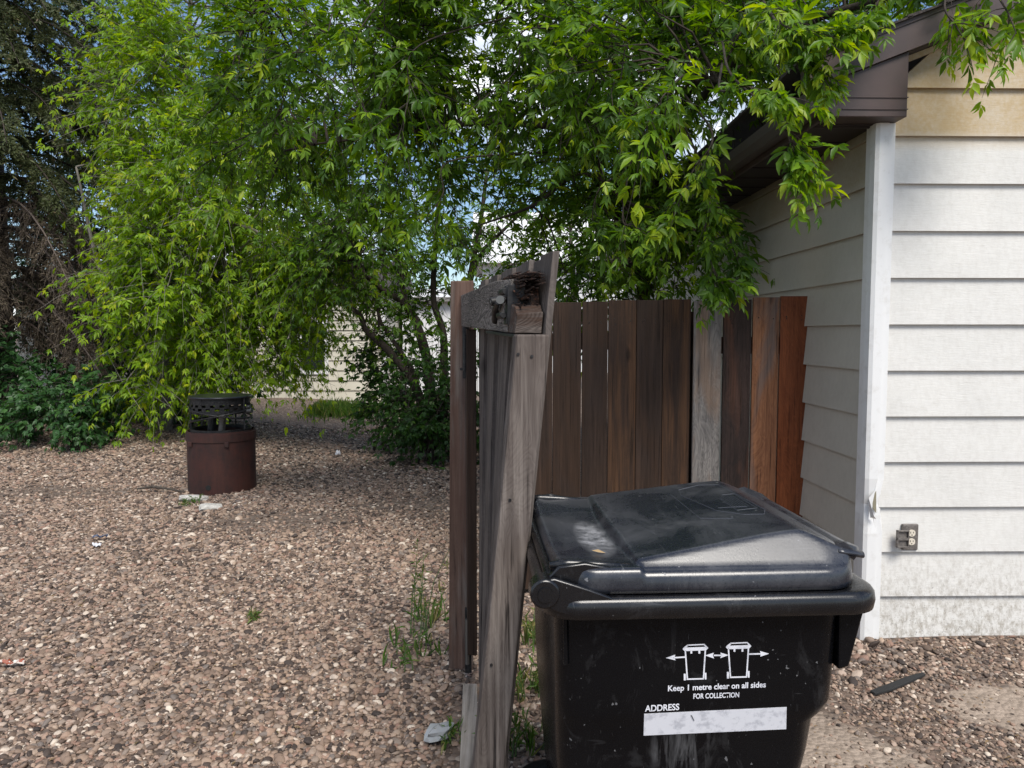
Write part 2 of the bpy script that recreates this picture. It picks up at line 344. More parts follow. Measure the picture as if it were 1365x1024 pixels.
# trodden sand where the pebbles are worn away, right of the bin
sx = m.n('ShaderNodeSeparateXYZ', {0: m.vadd(g, m.n('ShaderNodeVectorMath', {0: m.n('ShaderNodeTexNoise', {'Vector': g, 'Scale': 5.0, 'Detail': 5}).outputs['Color'], 1: (.22, .22, 0)}, operation='MULTIPLY').outputs[0])})
def ell(cx, cy, rx, ry):
    a = m.math('DIVIDE', m.math('SUBTRACT', sx.outputs['X'], cx+.11), rx); b = m.math('DIVIDE', m.math('SUBTRACT', sx.outputs['Y'], cy+.11), ry)
    return m.math('ADD', m.math('MULTIPLY', a, a), m.math('MULTIPLY', b, b))
em_ = m.math('MINIMUM', ell(.98, 2.05, .46, .64), ell(1.98, 2.66, .38, .18))
sandc = m.mix(m.ramp(m.noise(g, 150, 3, .7), [(.45, 0), (.7, .6)]), m.ramp(m.noise(g, 9, 8, .72), [(.3, (.23,.18,.14)), (.65, (.40,.32,.255))]), (.15,.115,.09))
c = m.mix(m.ramp(em_, [(.75, 1), (1.15, 0)]), c, sandc)
GROUND = m.out(base=c, rough=.95, normal=m.bump(m.math('SUBTRACT', 1.0, vo.outputs['Distance']), .8, .012))
kind(np_mesh('ground', V, T, GROUND, nper=4, smooth=True), 'structure')

# sandy dirt patch and concrete apron at the right
def sheet(name, pts, z, mat, k='structure'):
    mb = MB(); mb.add([(x, y, z+gh(x, y)) for x, y in pts], [tuple(range(len(pts)))]); return kind(mb.build(name, mat), k)
m = M('trodden sand'); g = m.n('ShaderNodeNewGeometry').outputs['Position']; n_ = m.noise(g, 9, 8, .72); n2 = m.noise(g, 150, 3, .7)
SAND = m.out(base=m.mix(m.ramp(n2, [(.45, 0), (.7, .6)]), m.ramp(n_, [(.3, (.21,.165,.13)), (.65, (.36,.29,.235))]), (.13,.10,.08)), rough=.95, normal=m.bump(n2, .5, .004))
def patch(name, cx, cy, rx, ry, seed, mat, dz):
    bm = MB(); rings = []; n = 40; pts = [(cx, cy, gh(cx, cy)+dz)]
    for q in range(1, 7):
        for k in range(n):
            a = 2*math.pi*k/n; rr = q/6*(1+.16*math.sin(3*a+seed)+.09*math.sin(7*a+seed*2)); x = cx+rx*rr*math.cos(a); y = cy+ry*rr*math.sin(a)
            pts.append((x, y, gh(x, y)+dz*(1 if q < 6 else -.6)))
    fs = [(0, 1+k, 1+(k+1) % n) for k in range(n)]
    for q in range(5):
        for k in range(n): fs.append((1+q*n+k, 1+(q+1)*n+k, 1+(q+1)*n+(k+1) % n, 1+q*n+(k+1) % n))
    bm.add(pts, fs); return kind(bm.build(name, mat, smooth=True, angle=180), 'structure')

# pebbles: geometry nodes on points, one object
def dirt_mask(x, y):
    a = ((x-.98)/.42)**2+((y-2.05)/.60)**2; b = ((x-1.98)/.34)**2+((y-2.66)/.15)**2
    return min(a, b)
P = []; Rt = []; Sc = []; Tn = []; Vi = []
def pebbles(n, x0, x1, y0, y1, size, dens=None, sink=.35):
    xs = rng.uniform(x0, x1, n); ys = rng.uniform(y0, y1, n)
    for x, y in zip(xs, ys):
        if x > .45*y+.45 and y > 3.35: continue
        if x > 1.55 and y > 3.17: continue
        if x < -.80*y-.8 or x > .76*y+.8: continue
        if dens and random.random() > dens(x, y): continue
        s = size*float(np.clip(np.exp(rng.normal(0, .40)), .42, 2.4)); fl = random.uniform(.42, .72)
        P.append((x, y, gh(x, y)+s*fl*random.uniform(.05, .75)*.5)); Sc.append((s*.5*random.uniform(.95, 1.35), s*.5*random.uniform(.7, 1), s*.5*fl))
        Rt.append((random.gauss(0, .32), random.gauss(0, .32), random.uniform(0, 6.28))); Tn.append(random.random()); Vi.append(random.randrange(4))
def densL(x, y):
    # thin, trodden darker spots among the pebbles
    d = 1.0
    for cx, cy, rx, ry in ((-1.6, 5.45, .8, .42), (-.5, 6.0, .9, .5), (-3.9, 6.6, .9, .4), (-.12, 2.6, .12, .5)):
        q = ((x-cx)/rx)**2+((y-cy)/ry)**2
        if q < 1: d = min(d, .10+.9*q*q)
    return d
pebbles(112000, -4.4, .62, 1.9, 4.4, .0146, densL)
pebbles(114000, -6.4, .62, 4.4, 7.2, .0168, densL)
pebbles(78000, -8.2, .1, 7.2, 11.0, .021, densL)
def densR(x, y):
    q = dirt_mask(x, y); n_ = mnoise.noise(Vector((x*2.1, y*2.1, 3)))
    q += .8*n_+.35*mnoise.noise(Vector((x*7, y*7, 1)))
    if q < .8: return .05
    return min(1, (q-.8)*1.0+.15)*(.62+.5*n_)
pebbles(52000, .40, 2.9, 1.7, 3.3, .0108, densR)
pebbles(4200, .55, 2.9, 2.85, 3.22, .021, lambda x, y: (.12 + .88*max(0, 1-abs(x-1.42)/.32))*max(.10, (y-2.85)/.37))
def densG(x, y): return .9
pebbles(3000, .40, .75, 2.2, 3.4, .021, densG)
me = bpy.data.meshes.new('gravel'); me.from_pydata(P, [], [])
for nm, arr, typ in (('rot', Rt, 'FLOAT_VECTOR'), ('scl', Sc, 'FLOAT_VECTOR'), ('ptone', Tn, 'FLOAT')):
    a = me.attributes.new(nm, typ, 'POINT'); a.data.foreach_set('vector' if 'VEC' in typ else 'value', np.array(arr, dtype=np.float32).ravel())
a = me.attributes.new('vid', 'INT', 'POINT'); a.data.foreach_set('value', np.array(Vi, dtype=np.int32))
m = M('river pebble'); t_ = m.n('ShaderNodeAttribute', attribute_name='ptone', attribute_type='INSTANCER').outputs['Fac']
g = m.coord('Object'); n_ = m.noise(m.n('ShaderNodeNewGeometry').outputs['Position'], 160, 3, .7)
m.out(base=m.mix(m.ramp(n_, [(.4, 0), (.75, .35)]), m.ramp(t_, PAL), (.10,.08,.07)), rough=.72, spec=.3)
PEB = m.m
me.materials.append(PEB)
grav = bpy.data.objects.new('gravel', me); col.objects.link(grav); kind(grav, 'stuff')
tag(grav, 'loose tan and grey river pebbles covering the yard', 'gravel')
ng = bpy.data.node_groups.new('pebble scatter', 'GeometryNodeTree')
ng.interface.new_socket('Geometry', in_out='INPUT', socket_type='NodeSocketGeometry'); ng.interface.new_socket('Geometry', in_out='OUTPUT', socket_type='NodeSocketGeometry')
def G(t, **kw):
    nd = ng.nodes.new(t)
    for k, v in kw.items(): setattr(nd, k, v)
    return nd
gi = G('NodeGroupInput'); go = G('NodeGroupOutput'); iop = G('GeometryNodeInstanceOnPoints'); g2i = G('GeometryNodeGeometryToInstance')
for k in range(4):
    ico = G('GeometryNodeMeshIcoSphere'); ico.inputs['Radius'].default_value = 1; ico.inputs['Subdivisions'].default_value = 2
    sp = G('GeometryNodeSetPosition'); no = G('ShaderNodeTexNoise'); no.noise_dimensions = '4D'; no.inputs['W'].default_value = 3.7*k; no.inputs['Scale'].default_value = .9; no.inputs['Detail'].default_value = 1
    vm = G('ShaderNodeVectorMath', operation='SUBTRACT'); vm.inputs[1].default_value = (.5, .5, .5)
    vs = G('ShaderNodeVectorMath', operation='SCALE'); vs.inputs['Scale'].default_value = 1.1
    ss = G('GeometryNodeSetShadeSmooth'); sm = G('GeometryNodeSetMaterial'); sm.inputs['Material'].default_value = PEB
    L = ng.links.new
    L(no.outputs['Color'], vm.inputs[0]); L(vm.outputs[0], vs.inputs[0]); L(vs.outputs[0], sp.inputs['Offset'])
    L(ico.outputs[0], sp.inputs[0]); L(sp.outputs[0], ss.inputs[0]); L(ss.outputs[0], sm.inputs[0]); L(sm.outputs[0], g2i.inputs[0])
def named(nm, dt):
    nd = G('GeometryNodeInputNamedAttribute', data_type=dt); nd.inputs['Name'].default_value = nm
    return [o for o in nd.outputs if o.enabled][0]
L(gi.outputs[0], iop.inputs['Points']); L(g2i.outputs[0], iop.inputs['Instance']); iop.inputs['Pick Instance'].default_value = True
L(named('vid', 'INT'), iop.inputs['Instance Index']); L(named('rot', 'FLOAT_VECTOR'), iop.inputs['Rotation']); L(named('scl', 'FLOAT_VECTOR'), iop.inputs['Scale'])
L(iop.outputs[0], go.inputs[0])
md = grav.modifiers.new('scatter', 'NODES'); md.node_group = ng

# ------------------------------------------------------------------ garage
GX, GY = 1.60, 3.20; PIT = .39; CS = .1975
gar = thing('garage', 'white lap sided garage with brown eave behind the black bin', 'garage', (GX, GY, 0))
def rake(x): return 2.40 + (x-1.335)*PIT      # underside of the gable rake
XR = 5.6; LAP = .018
fw = MB(); k = 0; zb = .045
zs = [.045] + [.238+CS*i for i in range(16)]
ridge_x = 4.4
for i, z0 in enumerate(zs[:-1]):
    z1 = zs[i+1] if i+1 < len(zs) else z0+CS
    def xl(z): return max(GX+.045, 1.335+(z-2.40)/PIT)
    xa, xb = xl(z0), xl(z1)
    if xa > ridge_x: break
    n = 2
    fw.hexa([(xa, GY-LAP, z0), (XR, GY-LAP, z0), (XR, GY+.02, z0), (xa, GY+.02, z0), (xb, GY-.001, z1+.002), (XR, GY-.001, z1+.002), (XR, GY+.02, z1+.002), (xb, GY+.02, z1+.002)])
fw.build('front_siding', SID, gar)
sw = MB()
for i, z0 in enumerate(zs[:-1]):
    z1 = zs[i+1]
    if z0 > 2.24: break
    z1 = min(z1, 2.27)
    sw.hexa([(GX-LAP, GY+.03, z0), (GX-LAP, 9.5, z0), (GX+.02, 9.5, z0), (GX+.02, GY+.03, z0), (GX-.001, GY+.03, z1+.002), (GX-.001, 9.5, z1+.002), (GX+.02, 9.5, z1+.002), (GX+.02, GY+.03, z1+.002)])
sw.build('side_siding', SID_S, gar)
bk = MB(); bk.box((GX+.03, GY+.03, .0), (XR, 9.5, 2.27)); bk.build('wall_core', TRIM, gar)
# corner board : a folded metal cap with a torn dent
cb = MB()
zz = [.03, .30, .52, .60, .645, .69, .76, .9, 1.2, 1.6, 2.0, 2.262]
prof = [(GX-.022, GY+.048), (GX-.022, GY+.012), (GX-.019, GY-.022), (GX-.006, GY-.030), (GX+.030, GY-.030), (GX+.032, GY-.022), (GX+.060, GY-.022), (GX+.060, GY-.001)]
rings = []
for z in zz:
    d = math.exp(-((z-.645)/.055)**2)
    rings.append([(x + (.008*d if 1 <= j <= 3 else 0) - (.030*d if 4 <= j <= 6 else 0), y + (.016*d if 2 <= j <= 4 else 0) + (-.006*d if j == 5 else 0), z) for j, (x, y) in enumerate(prof)])
# open strip (not closed ring)
o = len(cb.v); n = len(prof)
for r in rings: cb.v += r
for a_ in range(len(rings)-1):
    for b_ in range(n-1): cb.f.append((a_*n+b_, a_*n+b_+1, (a_+1)*n+b_+1, (a_+1)*n+b_))
cbo = cb.build('corner_board', TRIM, gar)
cbo['label'] = 'white metal corner trim, creased and torn low down'
sol = cbo.modifiers.new('s', 'SOLIDIFY'); sol.thickness = .003
fl = MB(); a0 = at(1160, 690, GY-.034); b0 = at(1168, 652, GY-.034); c0 = at(1158, 664, GY-.050); d0 = at(1168, 692, GY-.046)
fl.add([b0, c0, a0, d0, at(1165, 688, GY-.06)], [(0,1,2), (1,2,4), (2,3,4)])
fl.build('torn_flap', TRIM, cbo)
ho = MB(); ho.prism([at(1162, 662, GY-.036), at(1168, 655, GY-.036), at(1168, 684, GY-.036), at(1164, 678, GY-.036)], (0, .004, 0))
m = M('old sheathing'); ho.build('exposed_core', m.out(base=(.22,.20,.14), rough=.9), cbo)
# eave: soffit, fascia return box, gutter, rake, roof
OY = 3.09; FX = 1.335; BZ = 2.264
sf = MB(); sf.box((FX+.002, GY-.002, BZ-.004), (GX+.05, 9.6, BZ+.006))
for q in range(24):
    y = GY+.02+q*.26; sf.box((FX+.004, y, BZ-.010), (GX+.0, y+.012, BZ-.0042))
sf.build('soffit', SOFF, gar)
bx = MB(); bx.prism([(FX-.0, OY, BZ), (1.662, OY, BZ), (1.662, OY, rake(1.662)-.002), (FX, OY, rake(FX)-.002)], (0, GY-.004-OY, 0))
bxo = bx.build('eave_return', BROWN, gar, bevel=.003)
gr = MB()
for z in (BZ+.028, BZ+.075): gr.box((FX+.06, OY-.004, z), (1.664, OY+.002, z+.004))
gr.build('return_seam', BROWN, gar)
fa = MB(); fa.box((FX-.016, OY+.004, BZ-.008), (FX-.001, 9.6, rake(FX)+.01)); fa.build('fascia', BROWN, gar, bevel=.002)
rk = MB()
def rkp(x0, x1, lo, hi, y0, y1): rk.prism([(x0, y0, rake(x0)+lo), (x1, y0, rake(x1)+lo), (x1, y0, rake(x1)+hi), (x0, y0, rake(x0)+hi)], (0, y1-y0, 0))
rkp(FX-.10, ridge_x, -.002, .036, OY-.016, OY+.03); rkp(FX-.10, ridge_x, .036, .105, OY-.008, OY+.03); rkp(FX-.10, ridge_x, .105, .122, OY-.014, OY+.03)
rk.build('rake_board', BROWN, gar)
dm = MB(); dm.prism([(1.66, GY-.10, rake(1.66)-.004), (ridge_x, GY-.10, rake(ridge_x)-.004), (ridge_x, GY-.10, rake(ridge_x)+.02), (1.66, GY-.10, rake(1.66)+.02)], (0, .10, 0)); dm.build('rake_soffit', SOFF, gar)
bt = MB(); bt.prism([(1.68, GY-.020, rake(1.68)-.030), (ridge_x, GY-.020, rake(ridge_x)-.030), (ridge_x, GY-.020, rake(ridge_x)-.006), (1.68, GY-.020, rake(1.68)-.006)], (0, .022, 0)); bt.build('frieze_strip', SID, gar)
ro = MB(); y0 = OY-.03
for q in range(24):
    x = FX-.12+q*.14
    if x > ridge_x: break
    ro.prism([(x, y0, rake(x)+.124), (x+.16, y0, rake(x+.16)+.122), (x+.16, y0, rake(x+.16)+.128), (x, y0, rake(x)+.138)], (0, 9.7-y0, 0))
for q in range(8):
    pass
ro.build('roof', SHING, gar)
back = MB(); back.prism([(ridge_x, y0, rake(ridge_x)+.124), (7.4, y0, rake(ridge_x)+.124-3.0*PIT), (7.4, y0, rake(ridge_x)+.138-3.0*PIT), (ridge_x, y0, rake(ridge_x)+.138)], (0, 9.7-y0, 0)); back.build('roof', SHING, gar)
gu = MB(); gp = [(FX-.018, 2.354), (FX-.018, 2.280), (FX-.075, 2.280), (FX-.092, 2.312), (FX-.098, 2.354), (FX-.090, 2.354), (FX-.085, 2.315), (FX-.071, 2.286), (FX-.024, 2.286), (FX-.024, 2.354)]
gu.prism([(x, OY+.004, z) for x, z in gp], (0, 6.5, 0)); gu.prism([(x, OY+.001, z) for x, z in [gp[0], gp[1], gp[2], gp[3], gp[4]]], (0, .003, 0))
m = M('gutter metal'); gu.build('gutter', m.out(base=(.080,.066,.064), rough=.4), gar)
# outlet
oc = at(1213, 716, GY-LAP-.004); ol = MB(); ol.box((oc.x-.035, GY-.026, oc.z-.057), (oc.x+.035, GY-.010, oc.z+.057))
ou = ol.build('outlet', OUTG, gar, bevel=.004, origin=oc)
for dz in (.019, -.019):
    s_ = MB(); n = 20; s_.prism([(oc.x+.004+.0165*max(-.9, min(.9, math.cos(2*math.pi*k/n)*1.0)), GY-.030, oc.z+dz+.0165*math.sin(2*math.pi*k/n)*.9) for k in range(n)], (0, .006, 0))
    so_ = s_.build('socket', IVORY, ou)
    e = MB()
    for dx, hh in ((-.006, .006), (.006, .005)): e.box((oc.x+.004+dx-.001, GY-.0312, oc.z+dz+.002-hh/2), (oc.x+.004+dx+.001, GY-.029, oc.z+dz+.002+hh/2+.002))
    e.tube([(oc.x+.004, GY-.0312, oc.z+dz-.008), (oc.x+.004, GY-.029, oc.z+dz-.008)], .0024, 10)
    e.build('slots', SLOT, ou)
    h = MB(); h.box((oc.x-.020, GY-.034, oc.z+dz-.008), (oc.x-.013, GY-.026, oc.z+dz+.008)); h.build('cover_hinge', SLOT, ou)
    f_ = MB(); x1 = oc.x-.021; x0 = x1-.052
    f_.box((x0, GY-.046, oc.z+dz-.019), (x1, GY-.042, oc.z+dz+.018))
    for (p, q) in (((x0, -.019), (x0+.005, .018)), ((x1-.005, -.019), (x1, .018)), ((x0, .013), (x1, .018)), ((x0, -.019), (x1, -.014))):
        f_.box((p[0], GY-.056, oc.z+dz+p[1]), (q[0], GY-.0415, oc.z+dz+q[1]))
    f_.build('flip_cover', OUTG, ou, bevel=.0015)

# ------------------------------------------------------------------ fence
def board(x0, x1, y, z1, mat, par, th=.018, z0=.03, ya=None, label=None, topj=0):
    ya = y if ya is None else ya; b = MB()
    c = ((x0+x1)/2, (y+ya)/2, 0); n = 10; ringv = []
    b.hexa([(x0, y, z0), (x1, ya, z0), (x1, ya+th, z0), (x0, y+th, z0), (x0, y, z1), (x1, ya, z1+topj), (x1, ya+th, z1+topj), (x0, y+th, z1)])
    o = b.build('board', mat, par, bevel=.002, origin=c)
    if label: o['label'] = label
    for zz in (z1-.10, z1-.118):
        for f_ in (.25, .75):
            if random.random() < .35: continue
            xx = x0+(x1-x0)*(f_+random.uniform(-.05, .05)); nb_ = MB(); nb_.tube([(xx, min(y, ya)-.0012, zz+random.uniform(-.01, .01)), (xx, y+.004, zz)], .0024, 8); nb_.build('nail', IRON, o)
    return o
FY = 3.90
fen = thing('board_fence', 'dark brown vertical board fence behind the black bin', 'fence', (.9, FY, 0))
edges = [665, 700, 737, 775.5, 811, 849, 884.5, 922]
mats = [W_dark, W_dark, W_dark, W_dark, W_brnor, W_dark, W_brnor]
for i in range(7):
    a_, b_ = at(edges[i], 402, FY), at(edges[i+1], 402, FY); zt = 1.542+.0035*i+random.uniform(-.003, .003)
    board(a_.x+(.0045 if i == 3 else .0015), b_.x-.0015, FY+random.uniform(-.002, .003), zt, mats[i], fen, label='brown board with an orange streak down it' if mats[i] is W_brnor else None)
for z in (.35, 1.30):
    r = MB(); r.box((-.0, FY+.024, z), (1.0, FY+.060, z+.088)); r.build('rail', W_dark, fen, origin=(.5, FY, z))
for x in (.02, .985):
    pp = MB(); pp.box((x-.02, FY+.062, 0), (x+.069, FY+.15, 1.50)); pp.build('post', W_dark, fen, origin=(x, FY, 0))
fe2 = thing('fence_panel', 'short fence panel of four mismatched grey, black, orange and red boards', 'fence', (1.3, FY, 0))
for (p0, p1, mt, zt, lb) in ((926, 963, W_greyb, 1.553, 'silvery grey board with knots'), (965.5, 1003, W_blk, 1.56, 'blackened board'), (1004.5, 1040, W_org, 1.572, 'orange brown board with grey patches'), (1041, 1078.5, W_red, 1.578, 'deep red brown board')):
    a_, b_ = at(p0, 400, FY-.025), at(p1, 400, FY-.035); board(a_.x, b_.x, FY-.025, zt, mt, fe2, ya=FY-.03, label=lb)
for z in (.35, 1.28):
    r = MB(); r.box((1.02, FY-.004, z), (1.585, FY+.034, z+.088)); r.build('rail', W_blk, fe2, origin=(1.3, FY, z))

# ------------------------------------------------------------------ gate post, gate
post = thing('gate_post', 'square brown wooden post the leaning gate hangs from', 'post', (-.15, 3.0, 0))
pb = MB(); a_ = at(600.5, 380, 3.0); b_ = at(631, 380, 3.0); a2 = at(598, 900, 3.0); b2 = at(630, 900, 3.0)
pz = 1.592
pb.hexa([(a2.x, 3.0, -.05), (b2.x, 3.0, -.05), (b2.x, 3.09, -.05), (a2.x, 3.09, -.05), (a_.x, 3.0, pz), (b_.x, 3.0, pz+.002), (b_.x, 3.09, pz), (a_.x, 3.09, pz)])
pb.build('shaft', W_post, post, bevel=.004, origin=(-.15, 3.045, .7))
bolt = MB(); c_ = at(615, 492, 2.998); bolt.tube([c_, c_+Vector((0, .006, 0))], .006, 8); bolt.build('nail', IRON, post)

gate = thing('wooden_gate', 'weathered grey wooden gate swung open towards the camera, twisted and rotten at its top corner', 'gate', (0, 2.9, 0))
# gate surface: s = 0 at hinge (far) .. 1 near end; X of picket plane front (left) side as function of s,z
YN, YF = 1.75, 2.93
def gX(s, z):     # left face of the pickets
    xf = -.088 - .004*(z)
    zn = z/1.57
    xn = -.031 + .100*z
    return xf + (xn-xf)*s
def gY(s): return YF + (YN-YF)*s
def gp_(s, z, dx): return (gX(s, z)+dx, gY(s), z)
npk = 10; gaps = .012/1.2
for i in range(npk):
    s0 = .02+i/npk*.98; s1 = .02+(i+1)/npk*.98-gaps
    zt = 1.575 + random.uniform(-.006, .006); b = MB(); j0 = random.uniform(-.001, .003)+(-.002 if i % 2 else .008); j1 = j0+random.uniform(-.004, .004); lev = [.10, .5, .9, 1.3, zt]; rings = []
    for z in lev: rings.append([gp_(s0, z, j0+.001), gp_(s1, z, j1+.001), gp_(s1, z, j1+.017), gp_(s0, z, j0+.017)])
    b.loft(rings); b.build('picket', W_gate, gate, bevel=.0015, origin=gp_((s0+s1)/2, 0, 0))
# top rail : broken at near end
def slab(name, s0, s1, z0, z1, th, mat, dx0=-.0015, ns=10, jag=False, th2=None, zfun=None):
    b = MB(); rings = []; th2 = th2 or th
    for q in range(ns+1):
        s = s0+(s1-s0)*q/ns; t_ = th+(th2-th)*q/ns
        a, c = (zfun(s) if zfun else (z0, z1))
        rings.append([gp_(s, a, dx0-t_), gp_(s, a, dx0), gp_(s, c, dx0), gp_(s, c, dx0-t_)])
    b.loft(rings); return b.build(name, mat, gate, bevel=.003, origin=gp_((s0+s1)/2, (z0+z1)/2, 0))
def railz(s):
    top = 1.535-.004*s; bot = 1.410-.028*s
    if s > .66: top -= (s-.66)*.06
    return bot, top
tr = slab('top_rail', -.06, .90, 1.39, 1.53, .042, W_rail, th2=.066, zfun=railz)
W_stub = wood('dark broken end wood', (.014,.010,.008), (.055,.040,.034), (.15,.125,.11), along=0, ringy=.45, tint=(.028,.017,.013), rf=14., patch=(.08,.042,.027), pscale=40)
tr['label'] = 'grooved grey top rail with a rotted, splintered end'
# rotten end: lower sound block, upper broken jagged fibres
rb = MB(); rings = []
rr = random.Random(3)
for q in range(7):
    s = .895+.085*q/6; z1 = 1.458-.020*q/6+rr.uniform(-.010, .008); z0 = railz(s)[0]
    rings.append([gp_(s, z0, -.066), gp_(s, z0, -.003), gp_(s, z1+.004, -.003), gp_(s, z1, -.064)])
rb.loft(rings); e1 = rb.build('rail_stub', W_stub, tr, bevel=.002, origin=gp_(.94, 1.42, 0))
sp = MB(); cr0 = []
for q in range(9):
    s = .84+.105*q/8; top = 1.520+rr.uniform(-.016, .004)-(.035*(q/8)**2); ww = .050-.018*(q/8); cr0.append([gp_(s, 1.440, -ww+rr.uniform(-.006, .006)), gp_(s, 1.440, -.006), gp_(s, top+rr.uniform(-.014, .01), -.008), gp_(s, top-.016, -.026), gp_(s, top+rr.uniform(-.012, .004), -ww+.006)])
sp.loft(cr0)
for q in range(230):
    top_ = q < 130; z = rr.uniform(1.500, 1.530) if top_ else rr.uniform(1.430, 1.505); u = rr.uniform(-.062, -.006); t0 = (.80 if top_ else .87)+rr.uniform(-.05, .03)
    ln = (.08+.11*rr.random()) if top_ else (.04+.05*rr.random()); s1 = t0+ln
    c0 = Vector(gp_(t0, z, u)); c1 = Vector(gp_(min(s1, 1.0), z+rr.uniform(-.010, .008), u+rr.uniform(-.006, .006)))
    mid = (c0+c1)/2 + Vector((0, 0, rr.uniform(-.004, .004)))
    sp.tube([c0, mid, c1], [.004, .0048*rr.uniform(.5, 1.2), .0008], 4)
sp.build('splintered_wood', W_rot, tr, smooth=False)
# near stile (2x4 on edge), hinge stile, lower rail
b = MB(); rings = []
for z in [.06, .35, .65, .95, 1.2, 1.380]:
    w_ = .075; s0, s1 = .978, .992
    bow = .010*math.sin(z*2.2)
    rings.append([gp_(s0, z, -w_+.004+bow*.4), gp_(1.018, z, -w_+.006+bow*.3), gp_(1.018, z, .007), gp_(1.002, z, .007), gp_(1.002, z, -.002), gp_(s0, z, -.002)])
b.loft(rings); b.build('end_stile', W_stile, gate, bevel=.007, origin=gp_(.97, .7, -.04))
slab('hinge_stile', .0, .045, .12, 1.400, .038, W_dark, ns=2)
# hinges on the post side
for zc, hh in ((1.31, .10), (.17, .13)):
    h = MB()
    x = gX(0.0, zc)-.043
    h.box((x-.004, YF-.035, zc-hh), (x+.022, YF-.012, zc+hh)); ho_ = h.build('hinge', IRON, gate, bevel=.002, origin=(x, YF, zc))
    k2 = MB(); k2.tube([(x+.006, YF-.040, zc-hh*.7), (x+.006, YF-.040, zc+hh*.7)], .008, 10); k2.build('hinge_pin', IRON if zc > 1 else ZINC, ho_)
# latch on the rail near the broken end
lt = MB(); s_ = .885
lt.prism([gp_(.868, 1.405, -.071), gp_(.905, 1.405, -.0725), gp_(.905, 1.498, -.072), gp_(.868, 1.498, -.070)], (.004, 0, 0))
lt.box((gX(.905, 1.45)-.073, gY(.905)-.006, 1.402), (gX(.905, 1.45)-.028, gY(.905)-.001, 1.502))
for z in (1.487, 1.428): lt.tube([gp_(.84, z, -.078), gp_(.90, z, -.080)], .0085, 10)
lt.tube([gp_(.80, 1.470, -.066), gp_(.81, 1.465, -.098)], .011, 12); lt.tube([gp_(.895, 1.472, -.074), gp_(.895, 1.500, -.076)], .007, 8)
lt.tube([gp_(.74, 1.415, -.066), gp_(.77, 1.448, -.076), gp_(.83, 1.462, -.082)], [.011, .009, .007], 10)
la = lt.build('latch', IRON, gate, smooth=True, bevel=.0015)
for s0_, r_ in ((.80, .0085), (.885, .0105)):
    bb = MB(); p = Vector(gp_(s0_, 1.466, -.088)); bb.tube([p+Vector((.006, .024, 0)), p+Vector((0, -.012, 0)), p+Vector((0, -.016, 0))], [r_*.8, r_*.8, r_], 16)
    bb.build('bolt', ZINC, la, smooth=True)
st_ = MB(); st_.loft([[gp_(s, railz(s)[0]-.010, -.070), gp_(s, railz(s)[0]-.010, -.003), gp_(s, railz(s)[0]-.002, -.003), gp_(s, railz(s)[0]-.002, -.070)] for s in (.62, .8, .99)])
st_.build('metal_strap', IRON, gate, bevel=.002)
for s, z, dx in ((.975, 1.33, 0), (.985, 1.325, .022), (.978, .98, .0), (.978, .86, .012)):
    pass
for z, u in ((1.335, -.062), (1.330, -.030), (.995, -.046), (.60, -.05)): nl = MB(); nl.tube([gp_(1.018, z, u), gp_(1.0205, z, u)], .0035, 8); nl.build('nail', IRON, gate)
# weathered timber on the ground by the post
tb = MB(); p0 = gd(613, 930, .03); p1 = gd(628, 930, .03)
tb.hexa([(-.118, 2.06, -.03), (-.060, 2.06, -.03), (-.085, 2.82, -.03), (-.140, 2.82, -.03), (-.118, 2.06, .035), (-.060, 2.06, .035), (-.085, 2.82, .035), (-.140, 2.82, .035)])
W_tim = wood('bleached timber', (.16,.135,.11), (.38,.33,.28), (.52,.46,.40), along=1, ringy=.1)
tag(tb.build('timber', W_tim, bevel=.005, origin=(-.1, 2.4, 0)), 'bleached timber lying on the gravel at the foot of the gate post', 'timber')

# ------------------------------------------------------------------ bin (local frame: bx = depth direction of the cart, by = its width)
BC = Vector((.385, 1.705, 0)); BROT = R(2.2)
binr = thing('wheelie_bin', 'large black wheeled rubbish bin with scuffed closed lid and white print', 'rubbish bin', BC)
def BP(x, y, z): return (x-BC.x, y-BC.y, z)          # all bin meshes in local coordinates of the empty
def bbuild(mb, name, mat, par=binr, **kw):
    o = mb.build(name, mat, None, **kw); o.parent = par; o.location = (0, 0, 0); return o
def rrect(x0, x1, y0, y1, r, z, n=7):
    pts = []
    for cx, cy, a0 in ((x1-r, y1-r, 0), (x0+r, y1-r, 90), (x0+r, y0+r, 180), (x1-r, y0+r, 270)):
        for k in range(n):
            a = R(a0+90*k/(n-1)); pts.append(BP(cx+r*math.cos(a), cy+r*math.sin(a), z))
    return pts
bd = MB(); lv = [(.870, .097, .672, 1.405, 2.005), (.82, .098, .670, 1.412, 1.998), (.70, .101, .667, 1.420, 1.99), (.645, .102, .664, 1.423, 1.987), (.622, .1025, .652, 1.428, 1.982), (.602, .103, .636, 1.436, 1.974), (.53, .106, .628, 1.442, 1.968), (.30, .125, .585, 1.462, 1.948), (.06, .155, .560, 1.482, 1.928), (.04, .175, .545, 1.50, 1.91)]
bd.loft([rrect(x0, x1, y0, y1, .055, z) for z, x0, x1, y0, y1 in lv])
body = bbuild(bd, 'body', PL_BODY, smooth=True, angle=60)
rm = MB()
ro_ = [(.0, -.072), (.004, -.074), (.006, -.045), (.004, -.02), (-.006, -.010), (-.020, -.006), (-.030, -.008)]
RX0, RX1, RY0, RY1, RZ = .070, .728, 1.372, 2.040, .904
rings = []
for off, dz in [(-.030, -.054), (-.003, -.057), (.001, -.055), (.004, -.038), (.002, -.024), (-.003, -.017), (-.012, -.014), (-.045, -.016)]:
    rings.append(rrect(RX0-off, RX1+off, RY0-off, RY1+off, .07+off*.8, RZ+dz, 9))
rm.loft(rings, cap=False); rim = bbuild(rm, 'rim', PL_RIM, smooth=True, angle=180)
